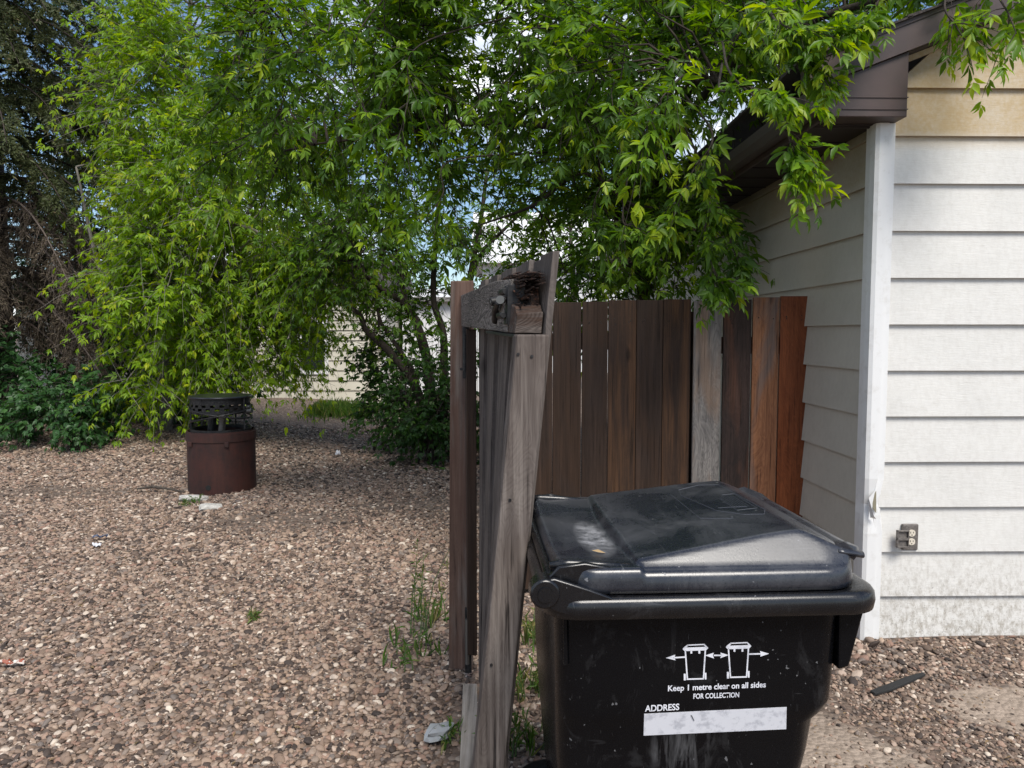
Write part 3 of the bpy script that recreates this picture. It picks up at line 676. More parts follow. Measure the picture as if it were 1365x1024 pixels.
# lid
ld = MB(); LX0, LX1, LY0, LY1 = .100, .690, 1.388, 2.022; NXg, NYg = 120, 110; cr_ = .075; CY = (LY0+LY1)/2
def smin(a, b, k):
    h = max(k-abs(a-b), 0)/k; return min(a, b)-h*h*k*.25
def lidz(x, y):
    ay = abs(y-CY)
    base = .934
    zt = .950 + (x-.255)/.33*.046
    side = base+.004 + (.300-ay)*1.15
    front = .996 - max(0, x-.585)*.42
    left = base-.004 + (x-.240)*1.3
    dome = smin(smin(zt, front, .012), smin(side, left, .003), .006)
    # hinge tray, slightly dished, with raised edge ribs
    tray = base+.006-.010*math.exp(-((ay)/.20)**4)+.004*math.exp(-((x-.105)/.02)**2)
    z = max(dome, tray if x < .26 else base)
    # outer rounding
    e = min(x-LX0, LX1-x, (LY1-LY0)/2-ay)
    if e < .008: z -= .007*(1-e/.008)**2
    return z
grid = []
for j in range(NYg+1):
    for i_ in range(NXg+1):
        x = LX0+(LX1-LX0)*i_/NXg; y = LY0+(LY1-LY0)*j/NYg
        ux = max(0, max(LX0+cr_-x, x-(LX1-cr_)))/cr_; uy = max(0, max(LY0+cr_-y, y-(LY1-cr_)))/cr_
        z = lidz(x, y); X_, Y_ = x, y
        if ux > 0 and uy > 0:
            nu = ux*math.sqrt(1-uy*uy/2); nv = uy*math.sqrt(1-ux*ux/2)
            X_ = (LX0+cr_-nu*cr_) if x < .3 else (LX1-cr_+nu*cr_); Y_ = (LY0+cr_-nv*cr_) if y < CY else (LY1-cr_+nv*cr_)
            e = cr_*(1-math.hypot(nu, nv)); 
            if e < .012: z = min(z, base_z if False else z)
        grid.append(BP(X_, Y_, z))
fs = [(j*(NXg+1)+i_, j*(NXg+1)+i_+1, (j+1)*(NXg+1)+i_+1, (j+1)*(NXg+1)+i_) for j in range(NYg) for i_ in range(NXg)]
ld.add(grid, fs)
# skirt
W1 = NXg+1
per = [i_ for i_ in range(W1)] + [j*W1+NXg for j in range(1, NYg+1)] + [NYg*W1+i_ for i_ in range(NXg-1, -1, -1)] + [j*W1 for j in range(NYg-1, 0, -1)]
prev = per
for (outw, zz_) in ((.003, .922), (.005, .905), (.005, .8935), (-.008, .8925)):
    new = []
    for p in per:
        v = Vector(ld.v[p]); c2 = Vector((v.x, v.y, 0)); dirn = Vector(((v.x)/.3, (v.y)/.32, 0)).normalized()
        ld.v.append((v.x+dirn.x*outw, v.y+dirn.y*outw, zz_)); new.append(len(ld.v)-1)
    n = len(per)
    for k in range(n): ld.f.append((prev[k], prev[(k+1) % n], new[(k+1) % n], new[k]))
    prev = new
lid = bbuild(ld, 'lid', PL_LID, smooth=True, angle=180)
lid['label'] = 'scuffed lid with raised wedge panel'
# front lip handle of the lid
hl = MB(); rings = []
for q in range(25):
    t = q/24; y = 1.435+(1.975-1.435)*t; e = min(t, 1-t); up = .010*max(0, 1-e/.10); ins = .020*max(0, 1-e/.06)**2
    rings.append([BP(x, y, z+dz) for x, z, dz in ((.655, .957, up), (.690-ins, .958, up*1.3), (.714-ins, .950, up), (.718-ins, .938, up*.5), (.712-ins, .934, 0), (.690-ins, .946, up*.6), (.658, .950, 0))])
hl.loft(rings); bbuild(hl, 'lid_handle', PL_LID, lid, smooth=True, angle=60)
# near corner curled end of the lip
cu = MB(); rings = []
for q in range(9):
    a = math.pi*q/8; rings.append([BP(.655+.055*u, 1.437-.016*math.sin(a)*(1-u*.4), .962-.014*(1-math.cos(a))*.5-.010*u) for u in (0, .25, .5, .75, 1)])
o_ = len(cu.v)
for r_ in rings: cu.v += r_
for a_ in range(8):
    for b_ in range(4): cu.f.append((a_*5+b_, a_*5+b_+1, (a_+1)*5+b_+1, (a_+1)*5+b_))
cuo = bbuild(cu, 'lip_end', PL_LID, lid, smooth=True, angle=180); sol = cuo.modifiers.new('s', 'SOLIDIFY'); sol.thickness = .004
# raised ribs along the hinge tray sides and centre dirt
for y in (LY0+.028, LY1-.028):
    rbm = MB(); rbm.tube([BP(.085, y, .940), BP(.12, y, .943), BP(.18, y, .9395), BP(.26, y, .936)], [.008, .010, .008, .003], 10); bbuild(rbm, 'hinge_rib', PL_RIM, lid, smooth=True, angle=180)
# lid emblem outline (thin line print)
def lidline(pts, r=.0010):
    q = []
    for (x0, y0), (x1, y1) in zip(pts[:-1], pts[1:]):
        n = max(2, int(math.hypot(x1-x0, y1-y0)/.02))
        for k in range(n): q.append((x0+(x1-x0)*k/n, y0+(y1-y0)*k/n))
    q.append(pts[-1]); return [BP(x, y, lidz(x, y)+.0003) for x, y in q]
em = MB()
for pts in ([(.47, 1.90), (.53, 1.92), (.575, 1.90), (.585, 1.62), (.57, 1.585), (.53, 1.60), (.49, 1.66), (.46, 1.84), (.47, 1.90)],
            [(.44, 1.87), (.44, 1.62), (.50, 1.58)], [(.545, 1.79), (.575, 1.79), (.575, 1.64), (.53, 1.64), (.53, 1.76)], [(.50, 1.68), (.56, 1.66)]):
    em.tube(lidline(pts), .0006, 5)
for q in range(6): em.tube(lidline([(.535+.006*q, 1.66), (.535+.006*q, 1.77)]), .0004, 4)
bbuild(em, 'emblem_outline', LINE, lid)
sc_ = MB(); r4 = random.Random(9)
for q in range(46):
    x = r4.uniform(.13, .60); y = r4.uniform(1.45, 1.97); a = r4.uniform(-.5, .9) if r4.random() < .7 else r4.uniform(0, 3.1); l = r4.uniform(.015, .09)
    sc_.tube(lidline([(x, y), (min(.64, x+l*math.cos(a)), min(1.99, max(1.42, y+l*math.sin(a))))]), r4.uniform(.00012, .0003), 3)
# dirt collected in the tray at the near left
gm = MB(); n = 34; cpt = []
for q in range(5):
    for k in range(n):
        a = 2*math.pi*k/n; rr_ = q/4*(1+.25*math.sin(2*a+1)+.2*math.sin(5*a)+.12*math.sin(11*a)); x = .205+.038*rr_*math.cos(a); y = 1.60+.15*rr_*math.sin(a)
        x = min(x, .246); cpt.append(BP(x, y, lidz(x, y)+.0008-(.0012 if q == 4 else 0)))
gm.v += cpt; gm.f += [(q*n+k, (q+1)*n+k, (q+1)*n+(k+1) % n, q*n+(k+1) % n) for q in range(4) for k in range(n)]

dl = MB(); lx, ly = .193, 1.498; dl.add([BP(lx-.012, ly+.010, lidz(lx, ly)+.004), BP(lx, ly+.004, lidz(lx, ly)+.008), BP(lx+.014, ly-.006, lidz(lx, ly)+.003), BP(lx, ly-.004, lidz(lx, ly)+.004)], [(0, 1, 2, 3)])
m = M('dry leaf'); DRY = m.out(base=(.42,.30,.16), rough=.8)
v0 = [Matrix.Rotation(BROT, 3, 'Z') @ Vector(v) + BC for v in dl.v]; dl.v = [tuple(v) for v in v0]
tag(dl.build('fallen_leaf', DRY, origin=tuple(v0[1])), 'curled dry tan leaf on the hinge end of the bin lid', 'leaf')
# hinge knobs, arms and handle at the left
for y0, sgn in ((1.372, -1), (2.040, 1)):
    kn = MB(); kn.tube([BP(.072, y0+sgn*.004, .900), BP(.072, y0-sgn*.045, .900)], .028, 24); ko = bbuild(kn, 'hinge_knob', PL_RIM, rim, bevel=.004, smooth=True)
    k3 = MB(); k3.tube([BP(.072, y0+sgn*.008, .900), BP(.072, y0+sgn*.0, .900)], .014, 20); bbuild(k3, 'hinge_pin', PL_RIM, rim, smooth=True)
    ar = MB(); yy = y0-sgn*.002
    ar.prism([BP(.056, yy, .922), BP(.090, yy, .928), BP(.155, yy, .906), BP(.20, yy, .889), BP(.20, yy, .850), BP(.135, yy, .850), BP(.10, yy, .862), BP(.052, yy, .880)], (0, -sgn*.012, 0)); bbuild(ar, 'hinge_cheek', PL_RIM, rim, bevel=.003, smooth=True)
    a2 = MB(); a2.prism([BP(.075, yy-sgn*.02, .918), BP(.10, yy-sgn*.02, .944), BP(.15, yy-sgn*.02, .950), BP(.20, yy-sgn*.02, .940), BP(.20, yy-sgn*.02, .905), BP(.10, yy-sgn*.02, .900)], (0, -sgn*.014, 0)); bbuild(a2, 'lid_arm', PL_RIM, lid, bevel=.003, smooth=True)
hb = MB(); hb.tube([BP(.090, 1.44, .890), BP(.090, 1.45, .900), BP(.090, 1.50, .905), BP(.090, 1.91, .905), BP(.090, 1.96, .900), BP(.090, 1.98, .890)], .011, 12); bbuild(hb, 'push_handle', PL_BODY, rim, smooth=True)
# front lift bracket under the rim
fb = MB(); fb.loft([[BP(.645, y, z) for y, z in ((1.40, .868), (1.40, .72), (1.415, .715), (1.995, .715), (2.01, .72), (2.01, .868))], [BP(.700, y, z) for y, z in ((1.40, .868), (1.40, .83), (1.42, .80), (1.99, .80), (2.01, .83), (2.01, .868))]])
fb = MB(); fb.prism([BP(.660, 1.425, .860), BP(.714, 1.425, .860), BP(.710, 1.425, .83), (BP(.684, 1.425, .722)), BP(.662, 1.425, .716)], (0, .56, 0)); bbuild(fb, 'front_bracket', PL_BODY, body, bevel=.004)
for y in (1.46, 1.90):
    wh = MB(); wh.tube([BP(.14, y, .125), BP(.14, y+.05, .125)], .125, 32); wo = bbuild(wh, 'wheel', RUB, body, bevel=.012, smooth=True)
    wc = MB(); wc.tube([BP(.14, y-.003, .125), BP(.14, y+.053, .125)], .075, 24); bbuild(wc, 'rim_disc', PL_BODY, wo, bevel=.004)
ax = MB(); ax.tube([BP(.14, 1.47, .125), BP(.14, 1.95, .125)], .012, 10); bbuild(ax, 'axle', ZINC, body)
# side rib on the body near left
sr = MB(); sr.prism([BP(.112, 1.4165, .86), BP(.118, 1.4165, .86), BP(.122, 1.424, .74), BP(.114, 1.424, .74)], (0, .01, 0)); bbuild(sr, 'side_rib', PL_BODY, body)
# print on the near side: map a print plane (photo-like proportions, metres) onto the body side
def side_y(z):
    for (za, _, _, ya, _), (zb_, _, _, yb, _) in zip(lv[:-1], lv[1:]):
        if zb_ <= z <= za: return yb+(ya-yb)*(z-zb_)/(za-zb_)
    return lv[0][3]
def pr(x, z): return BP(x, side_y(z)-.0012, z)
def px2(pxx, pyy):      # photo point to bin side coordinates
    # invert through the rotated bin frame
    z_ = .75
    Mi = Matrix.Rotation(-BROT, 3, 'Z'); y = 1.418
    d = ray(pxx, pyy); o3 = Vector((0, 0, CAMZ))
    ol_ = Mi @ (o3-BC); dl_ = Mi @ d
    for _ in range(6):
        t = ((side_y(z_)-BC.y)-ol_.y)/dl_.y; p = ol_+dl_*t; z_ = p.z
    return p.x+BC.x, p.z
pm = MB()
def quadline(p, q, wd):
    (x0, z0), (x1, z1) = px2(*p), px2(*q); d = Vector((x1-x0, z1-z0)); d.normalize(); n_ = Vector((-d.y, d.x))*wd*.00072
    poly = [pr(x0+n_.x, z0+n_.y), pr(x0-n_.x, z0-n_.y), pr(x1-n_.x, z1-n_.y), pr(x1+n_.x, z1+n_.y)]; pm.prism(poly, (0, .0008, 0))
def polyp(pts, mb=None):
    (mb or pm).prism([pr(*px2(*p)) for p in pts], (0, .0008, 0))
def S(x, y): return 820+x*280/1365, 830+y*194/946
for dx, dy in ((0, 0), (280, -12)):
    def Q(x, y): return S(x+dx, y+dy)
    quadline(Q(455, 180), Q(468, 365), 1.9); quadline(Q(585, 178), Q(573, 362), 1.9); quadline(Q(463, 367), Q(575, 364), 1.8)
    polyp([Q(438, 172), Q(450, 184), Q(590, 179), Q(604, 163), Q(598, 157), Q(443, 162)]); polyp([Q(443, 163), Q(468, 143), Q(478, 145), Q(459, 164)]); polyp([Q(572, 138), Q(580, 139), Q(600, 158), Q(586, 160)])
    quadline(Q(466, 146), Q(580, 141), 1.5)
    for x in (494, 546): polyp([Q(x-6, 180), Q(x+6, 180), Q(x+6, 200), Q(x-6, 200)])
    polyp([Q(445, 332), Q(458, 332), Q(458, 374), Q(445, 374)]); polyp([Q(581, 326), Q(592, 326), Q(592, 368), Q(581, 368)])
quadline(S(375, 228), S(455, 223), 1.9); polyp([S(330, 229), S(390, 208), S(384, 228), S(392, 244)])
quadline(S(640, 212), S(690, 212), 1.9); polyp([S(585, 213), S(640, 195), S(634, 212), S(642, 232)]); polyp([S(735, 210), S(682, 194), S(688, 212), S(682, 230)])
quadline(S(868, 204), S(945, 202), 1.9); polyp([S(998, 201), S(940, 184), S(946, 202), S(942, 220)])
bbuild(pm, 'bin_pictogram', PRINT, body)
ap = MB(); A0, A1, A2, A3 = S(188, 592), S(1113, 548), S(1110, 691), S(184, 733)
nn = 12
for q in range(nn):
    t0, t1 = q/nn, (q+1)/nn; lp = lambda a, b, t: (a[0]+(b[0]-a[0])*t, a[1]+(b[1]-a[1])*t)
    polyp([lp(A0, A1, t0), lp(A0, A1, t1), lp(A3, A2, t1), lp(A3, A2, t0)], ap)
bbuild(ap, 'address_label', PRINT, body)
ds = MB(); polyp([S(490, 598), S(497, 602), S(514, 636), S(508, 632)], ds)
for v in range(len(ds.v)): ds.v[v] = (ds.v[v][0], ds.v[v][1]-.001, ds.v[v][2])
bbuild(ds, 'label_tear', SLOT, body)
def text(s, p0, p1, hpx, name, bold=.02):
    cu_ = bpy.data.curves.new('t', 'FONT'); cu_.body = s; cu_.size = 1; cu_.offset = bold; cu_.resolution_u = 4
    to = bpy.data.objects.new('t', cu_); col.objects.link(to); dg = bpy.context.evaluated_depsgraph_get()
    me_ = bpy.data.meshes.new_from_object(to.evaluated_get(dg)); bpy.data.objects.remove(to)
    xs = [v.co.x for v in me_.vertices]; x0, x1 = min(xs), max(xs)
    ys = [v.co.y for v in me_.vertices]; cap_h = .70
    (ax_, az_), (bx_, bz_) = px2(*p0), px2(*p1); (hx, hz) = px2(p0[0], p0[1]-hpx); H = hz-az_
    for v in me_.vertices:
        t = (v.co.x-x0)/(x1-x0); u = v.co.y/cap_h*H
        x = ax_+(bx_-ax_)*t; z = az_+(bz_-az_)*t+u
        v.co = Vector(pr(x, z))
    me_.materials.clear(); me_.materials.append(PRINT)
    o = bpy.data.objects.new(name, me_); col.objects.link(o); o.parent = body; return o
text('Keep 1 metre clear on all sides', S(342, 444), S(977, 418), 10.5*.72, 'lettering', .022)
text('FOR COLLECTION', S(507, 493), S(804, 483), 6.6, 'lettering', .022)
text('ADDRESS', S(192, 577), S(415, 565), 8.2, 'lettering', .022)
binr.rotation_euler.z = BROT

# ------------------------------------------------------------------ fire barrel
fc = gd(296, 662, 0); fc = Vector(((295-665)/1000*(fc.y+.26), fc.y+.26, gh(fc.x, fc.y)))
Rb = .283*fc.y/6.6; FS = fc.y/1000.
bar = thing('burn_barrel', 'cut down rusty brown steel drum standing on the gravel', 'barrel', fc)
d_ = MB(); Hh = .53
d_.lathe(fc, [(Rb-.004, -.03), (Rb, 0), (Rb, Hh-.07), (Rb, Hh), (Rb-.008, Hh), (Rb-.008, .05)], 56, cap=True); d_.build('drum', RUST, bar, smooth=True, origin=fc)
band = MB(); band.lathe(fc, [(Rb+.001, Hh-.085), (Rb+.008, Hh-.083), (Rb+.008, Hh-.012), (Rb+.001, Hh-.010)], 56, cap=False); band.build('band', RUST, bar, smooth=True)
for ang in (-128, -62):
    t = MB(); a = R(ang); c_ = fc+Vector((math.cos(a)*(Rb+.012), math.sin(a)*(Rb+.012), Hh-.10)); t.box(c_-Vector((.018, .008, .022)), c_+Vector((.018, .008, .022))); t.build('lug', RUST, bar, bevel=.003)
hl_ = MB(); a = R(-93); c_ = fc+Vector((math.cos(a)*(Rb+.001), math.sin(a)*(Rb+.001), .065)); hl_.tube([c_+Vector((0, -.004, 0)), c_+Vector((0, .006, 0))], .023, 16); hl_.build('air_hole', SLOT, bar)
fr = thing('fire_basket', 'black perforated iron fire ring with flat top, sitting in the drum', 'fire ring', (fc.x, fc.y, fc.z+Hh))
zc = fc.z+Hh; Rr = Rb*.88
def ringm(r0, r1, z0, z1, nm, par=fr, mat=IRON):
    t = MB(); t.lathe((fc.x, fc.y, 0), [(r0, z0), (r1, z0), (r1, z1), (r0, z1), (r0, z0)], 48, cap=False); return t.build(nm, mat, par, smooth=True)
ringm(Rr-.012, Rr+.004, zc-.012, zc+.016, 'lower_ring')
tp = MB(); tp.lathe((fc.x, fc.y, 0), [(Rr*.2, zc+.285), (Rr+.012, zc+.283), (Rr+.016, zc+.292), (Rr+.010, zc+.300), (Rr*.3, zc+.296)], 56); tp.build('top_plate', PLATE, fr, smooth=True)
# perforated drum wall: quads with holes left out
pf = MB(); nk = 40; rows = [zc+.150, zc+.170, zc+.182, zc+.202, zc+.212, zc+.232, zc+.250, zc+.283]
hole = {1: 0, 3: 1, 5: 0}
for ri in range(len(rows)-1):
    for k in range(nk):
        if ri in (2, 4) and (k+ri//2) % 2 == 0: 
            continue
        a0, a1 = 2*math.pi*k/nk, 2*math.pi*(k+1)/nk; r_ = Rr-.006
        pf.add([(fc.x+r_*math.cos(a0), fc.y+r_*math.sin(a0), rows[ri]), (fc.x+r_*math.cos(a1), fc.y+r_*math.sin(a1), rows[ri]), (fc.x+r_*math.cos(a1), fc.y+r_*math.sin(a1), rows[ri+1]), (fc.x+r_*math.cos(a0), fc.y+r_*math.sin(a0), rows[ri+1])], [(0, 1, 2, 3)])
po = pf.build('perforated_wall', IRON, fr); s9 = po.modifiers.new('s', 'SOLIDIFY'); s9.thickness = .003
bd_ = MB()
for tilt, zz_ in ((.05, .125), (-.045, .150)):
    bd_.tube([(fc.x+(Rr+.006)*math.cos(2*math.pi*k/40), fc.y+(Rr+.006)*math.sin(2*math.pi*k/40), zc+zz_+tilt*math.cos(2*math.pi*k/40)) for k in range(41)], .008, 6)
bd_.build('wire_hoop', IRON, fr)
for ang in (-170, -20, 80, 150):
    t = MB(); a = R(ang); t.box((fc.x+Rr*math.cos(a)-.006, fc.y+Rr*math.sin(a)-.006, zc), (fc.x+Rr*math.cos(a)+.006, fc.y+Rr*math.sin(a)+.006, zc+.285)); t.build('leg', IRON, fr)
t = MB(); t.tube([(fc.x+.02, fc.y-.05, zc-.04), (fc.x+.03, fc.y-.05, zc+.06), (fc.x+.03, fc.y-.05, zc+.11)], [.03, .028, .034], 14); t.build('motor_stub', ZINC if False else OUTG, fr, smooth=True)
t = MB(); t.tube([(fc.x-.09, fc.y, zc-.04), (fc.x-.07, fc.y, zc+.13)], .034, 12); t.build('spindle', IRON, fr)
t = MB(); t.tube([(fc.x+Rr-.02, fc.y-.05, zc+.165), (fc.x+Rr+.045, fc.y-.06, zc+.175)], .024, 14); t.tube([(fc.x+Rr+.0, fc.y-.07, zc+.20), (fc.x+Rr+.03, fc.y-.08, zc+.21)], .014, 10); t.build('clamp', ZINC, fr, smooth=True, bevel=.003)

# ------------------------------------------------------------------ foliage engine
def unit(a): return a/np.maximum(np.linalg.norm(a, axis=-1, keepdims=True), 1e-9)
TP_F = (np.array([[0,0,0],[.38,.5,.10],[.42,0,-.02],[.38,-.5,.10],[1,0,-.06]]), np.array([[0,2,1],[0,3,2],[2,4,1],[3,4,2]]))
TP_S = (np.array([[0,0,0],[.5,.5,.0],[.5,-.5,0],[1,0,0]]), np.array([[0,2,1],[1,2,3]]))
TP_N = (np.array([[0,0,0],[.18,.30,.03],[.20,0,-.01],[.18,-.30,.03],[.45,.5,.07],[.47,0,-.02],[.45,-.5,.07],[.74,.28,.01],[.76,0,-.05],[.74,-.28,.01],[1,0,-.14]]),
        np.array([[0,2,1],[0,3,2],[1,2,5],[1,5,4],[2,3,6],[2,6,5],[4,5,8],[4,8,7],[5,6,9],[5,9,8],[7,8,10],[8,9,10]]))
def leaflets(Pt, D, Nn, ln, wd, tone, tp):
    TV, TF = tp; D = unit(D); S_ = unit(np.cross(D, Nn)); U = np.cross(S_, D)
    V = Pt[:, None, :] + TV[None, :, 0, None]*(D*ln[:, None])[:, None, :] + TV[None, :, 1, None]*(S_*wd[:, None])[:, None, :] + TV[None, :, 2, None]*(U*ln[:, None])[:, None, :]
    n = len(Pt); T = TF[None]+(np.arange(n)*len(TV))[:, None, None]
    return V.reshape(-1, 3), T.reshape(-1, 3), np.repeat(tone, len(TV))
class Foliage:
    def __init__(s, seed=0): s.V = []; s.T = []; s.C = []; s.n = 0; s.r = np.random.default_rng(seed); s.bark = MB()
    def put(s, *a):
        V, T, C = leaflets(*a); s.V.append(V); s.T.append(T+s.n); s.C.append(C); s.n += len(V)
    def compound(s, Pt, D, size, tone, k=5, ratio=.36, spread=.75, droop=.5, tp=TP_F, petiole=.6):
        """a compound leaf at each point: k leaflets on a short stalk"""
        n = len(Pt); r = s.r; D = unit(D + np.array([0, 0, -droop]) + r.normal(0, .15, (n, 3)))
        Nn = unit(np.array([0, -.15, 1.0])+r.normal(0, .45, (n, 3))); Sd = unit(np.cross(D, Nn)); Up = np.cross(Sd, D)
        for j in range(k):
            if j == 0: ang = 0; base = 1.0
            else: ang = (spread+.15*((j+1)//2-1))*(1 if j % 2 else -1); base = 1.0-.42*((j+1)//2-.45)
            a = ang + r.normal(0, .14, n)
            dj = D*np.cos(a)[:, None]+Sd*np.sin(a)[:, None]+np.array([0, 0, -.28*droop])*(.5+r.random((n, 1)))
            bj = Pt + D*(size*petiole*base)[:, None]
            l = size*(1.0 if j == 0 else .88)*r.uniform(.8, 1.15, n)
            w_ = l*ratio*r.uniform(.75, 1.2, n); nn_ = unit(Up+r.normal(0, .40, (n, 3))); tn_ = np.clip(tone+r.normal(0, .09, n), 0, 1)
            q = (r.random(n) > .4) if j >= 3 else np.ones(n, dtype=bool)
            s.put(bj[q], dj[q], nn_[q], l[q], w_[q], tn_[q], tp)
    def twigs(s, base, dirs, lens, nl, size, tonef, sag=.35, tr=.0035, wood=True, **kw):
        """leafy twigs: base (n,3), dirs (n,3)"""
        r = s.r; n = len(base); dirs = unit(dirs)
        bend = np.array([0, 0, -1.0])*sag + r.normal(0, .15, (n, 3))
        ts = np.linspace(.12, 1, nl); PP = []; DD = []; TT = []; SS = []
        for q, t in enumerate(ts):
            p = base + dirs*(lens*t)[:, None] + bend*(lens*t*t)[:, None]
            tang = unit(dirs + 2*bend*t)
            sidev = unit(np.cross(tang, np.array([0, 0, 1.0])+r.normal(0, .5, (n, 3))))*(1 if q % 2 else -1)
            d = unit(tang*.7 + sidev*(.9 if q < nl-1 else .1)); PP.append(p); DD.append(d); TT.append(tonef(n, t)); SS.append(np.full(n, size)*r.uniform(.6, 1.32, n)*(1.05-.35*t))
        s.compound(np.concatenate(PP), np.concatenate(DD), np.concatenate(SS), np.concatenate(TT), **kw)
        if wood:
            for i in range(n):
                pts = [base[i]+dirs[i]*lens[i]*t+bend[i]*lens[i]*t*t for t in (0, .35, .7, 1)]
                s.bark.tube(pts, [tr, tr*.8, tr*.6, tr*.3], 4, cap=False)
    def crown(s, blobs, limbs, size, tonef, nl=9, tw=(.35, .7), per=8, sag=.35, shell=.45, thick=.012, branch=True, woodtw=True, out=1.0, keep=None, **kw):
        """blobs: (cx,cy,cz, rx,ry,rz, clumps)"""
        r = s.r; L_ = np.array([p for l in limbs for p in l]) if limbs else None
        for cx, cy, cz, rx, ry, rz, nc in blobs:
            d = unit(r.normal(0, 1, (nc, 3))); rad = shell+(1-shell)*r.random(nc)**.6
            c = np.array([cx, cy, cz])+d*rad[:, None]*np.array([rx, ry, rz])
            ok = c[:, 2] > .25
            if keep is not None: ok &= np.array([keep(*p) for p in c])
            c = c[ok]; d = d[ok]
            if L_ is not None and branch:
                for p in c:
                    j = np.argmin(((L_-p)**2).sum(1)); q = L_[j]; v = p-q; l = np.linalg.norm(v)
                    mid = q+v*.5+r.normal(0, .06, 3)*l+np.array([0, 0, .10*l]); s.bark.tube([q, mid, p], [thick*min(1.3, .5+l), thick*.7, thick*.35], 5, cap=False)
            base = np.repeat(c, per, 0)+r.normal(0, .05, (len(c)*per, 3)); dd = np.repeat(d, per, 0)*.75*out+r.normal(0, .62, (len(c)*per, 3))+np.array([0, 0, .15])
            s.twigs(base, dd, r.uniform(tw[0], tw[1], len(base)), nl, size, tonef, sag=sag, wood=woodtw, **kw)
    def mesh(s, parent, mat, name='crown', barkmat=None, bark='trunk'):
        V = np.concatenate(s.V); T = np.concatenate(s.T); C = np.concatenate(s.C)
        o = np_mesh(name, V, T, mat, parent, C); 
        if barkmat and s.bark.v: s.bark.build(bark, barkmat, parent, smooth=True, angle=180)
        print(name, 'tris', len(T)); return o
def tone(mu, sd, tipy=.0):
    def f(n, t): return np.clip(rng.normal(mu, sd, n)+tipy*max(0, t-.55)*2*(rng.random(n) < .55), 0, 1)
    return f
def curve(pts, n=10):
    """Catmull-Rom through points"""
    P_ = [Vector(p) for p in pts]; P_ = [P_[0]*2-P_[1]]+P_+[P_[-1]*2-P_[-2]]; out = []
    for i in range(1, len(P_)-2):
        a, b, c, d = P_[i-1:i+3]
        for k in range(n):
            t = k/n; out.append(.5*((2*b)+(c-a)*t+(2*a-5*b+4*c-d)*t*t+(3*b-a-3*c+d)*t**3))
    out.append(P_[-2]); return out
def limb(fo, pts, r0, r1, n=8, wob=.0):
    c = curve(pts, 6); c = [p+Vector((random.gauss(0, wob), random.gauss(0, wob), 0)) if 0 < i < len(c)-1 else p for i, p in enumerate(c)]
    fo.bark.tube(c, [r0+(r1-r0)*i/(len(c)-1) for i in range(len(c))], n); return [tuple(p) for p in c]

# --- bright maple on the left
t1 = thing('maple_tree', 'bright yellow green maple drooping to the ground behind the rusty drum', 'tree', (-4.4, 9.9, .1))
fo = Foliage(1)
lm = [limb(fo, [(-4.4, 9.9, 0), (-4.3, 9.8, 1.2), (-4.2, 9.7, 2.6), (-3.9, 9.6, 4.4), (-3.7, 9.6, 6.5)], .09, .02),
      limb(fo, [(-4.35, 9.8, .7), (-3.9, 9.5, 1.6), (-3.2, 9.3, 2.6), (-2.6, 9.2, 3.6)], .05, .012),
      limb(fo, [(-4.35, 9.8, 1.0), (-4.9, 9.5, 2.0), (-5.1, 9.3, 3.4)], .045, .012),
      limb(fo, [(-4.3, 9.8, 1.5), (-3.6, 9.0, 2.4), (-2.9, 8.5, 2.6), (-2.2, 8.5, 2.2)], .045, .010)]
fo.crown([(-3.65, 9.1, 2.05, .95, .85, 1.15, 60), (-3.4, 9.0, 2.9, 1.0, .85, 1.2, 66), (-3.95, 9.3, 4.0, .85, .85, 1.3, 66), (-3.7, 9.6, 5.0, 1.1, .9, 1.1, 36), (-3.0, 9.3, 1.8, .55, .6, .8, 20), (-2.75, 9.0, 2.9, .65, .6, .8, 20), (-2.15, 8.9, 2.15, .50, .5, .40, 24), (-2.4, 8.9, 1.6, .38, .4, .28, 14), (-4.0, 8.8, 1.1, .80, .5, .6, 20), (-3.3, 9.3, 1.1, .70, .5, .55, 14)],
         lm, .092, tone(.48, .17, .35), nl=8, tw=(.40, .80), per=8, sag=.42, droop=.55, k=5, ratio=.34)
fo.mesh(t1, L_MAPLE, barkmat=BARK_G)

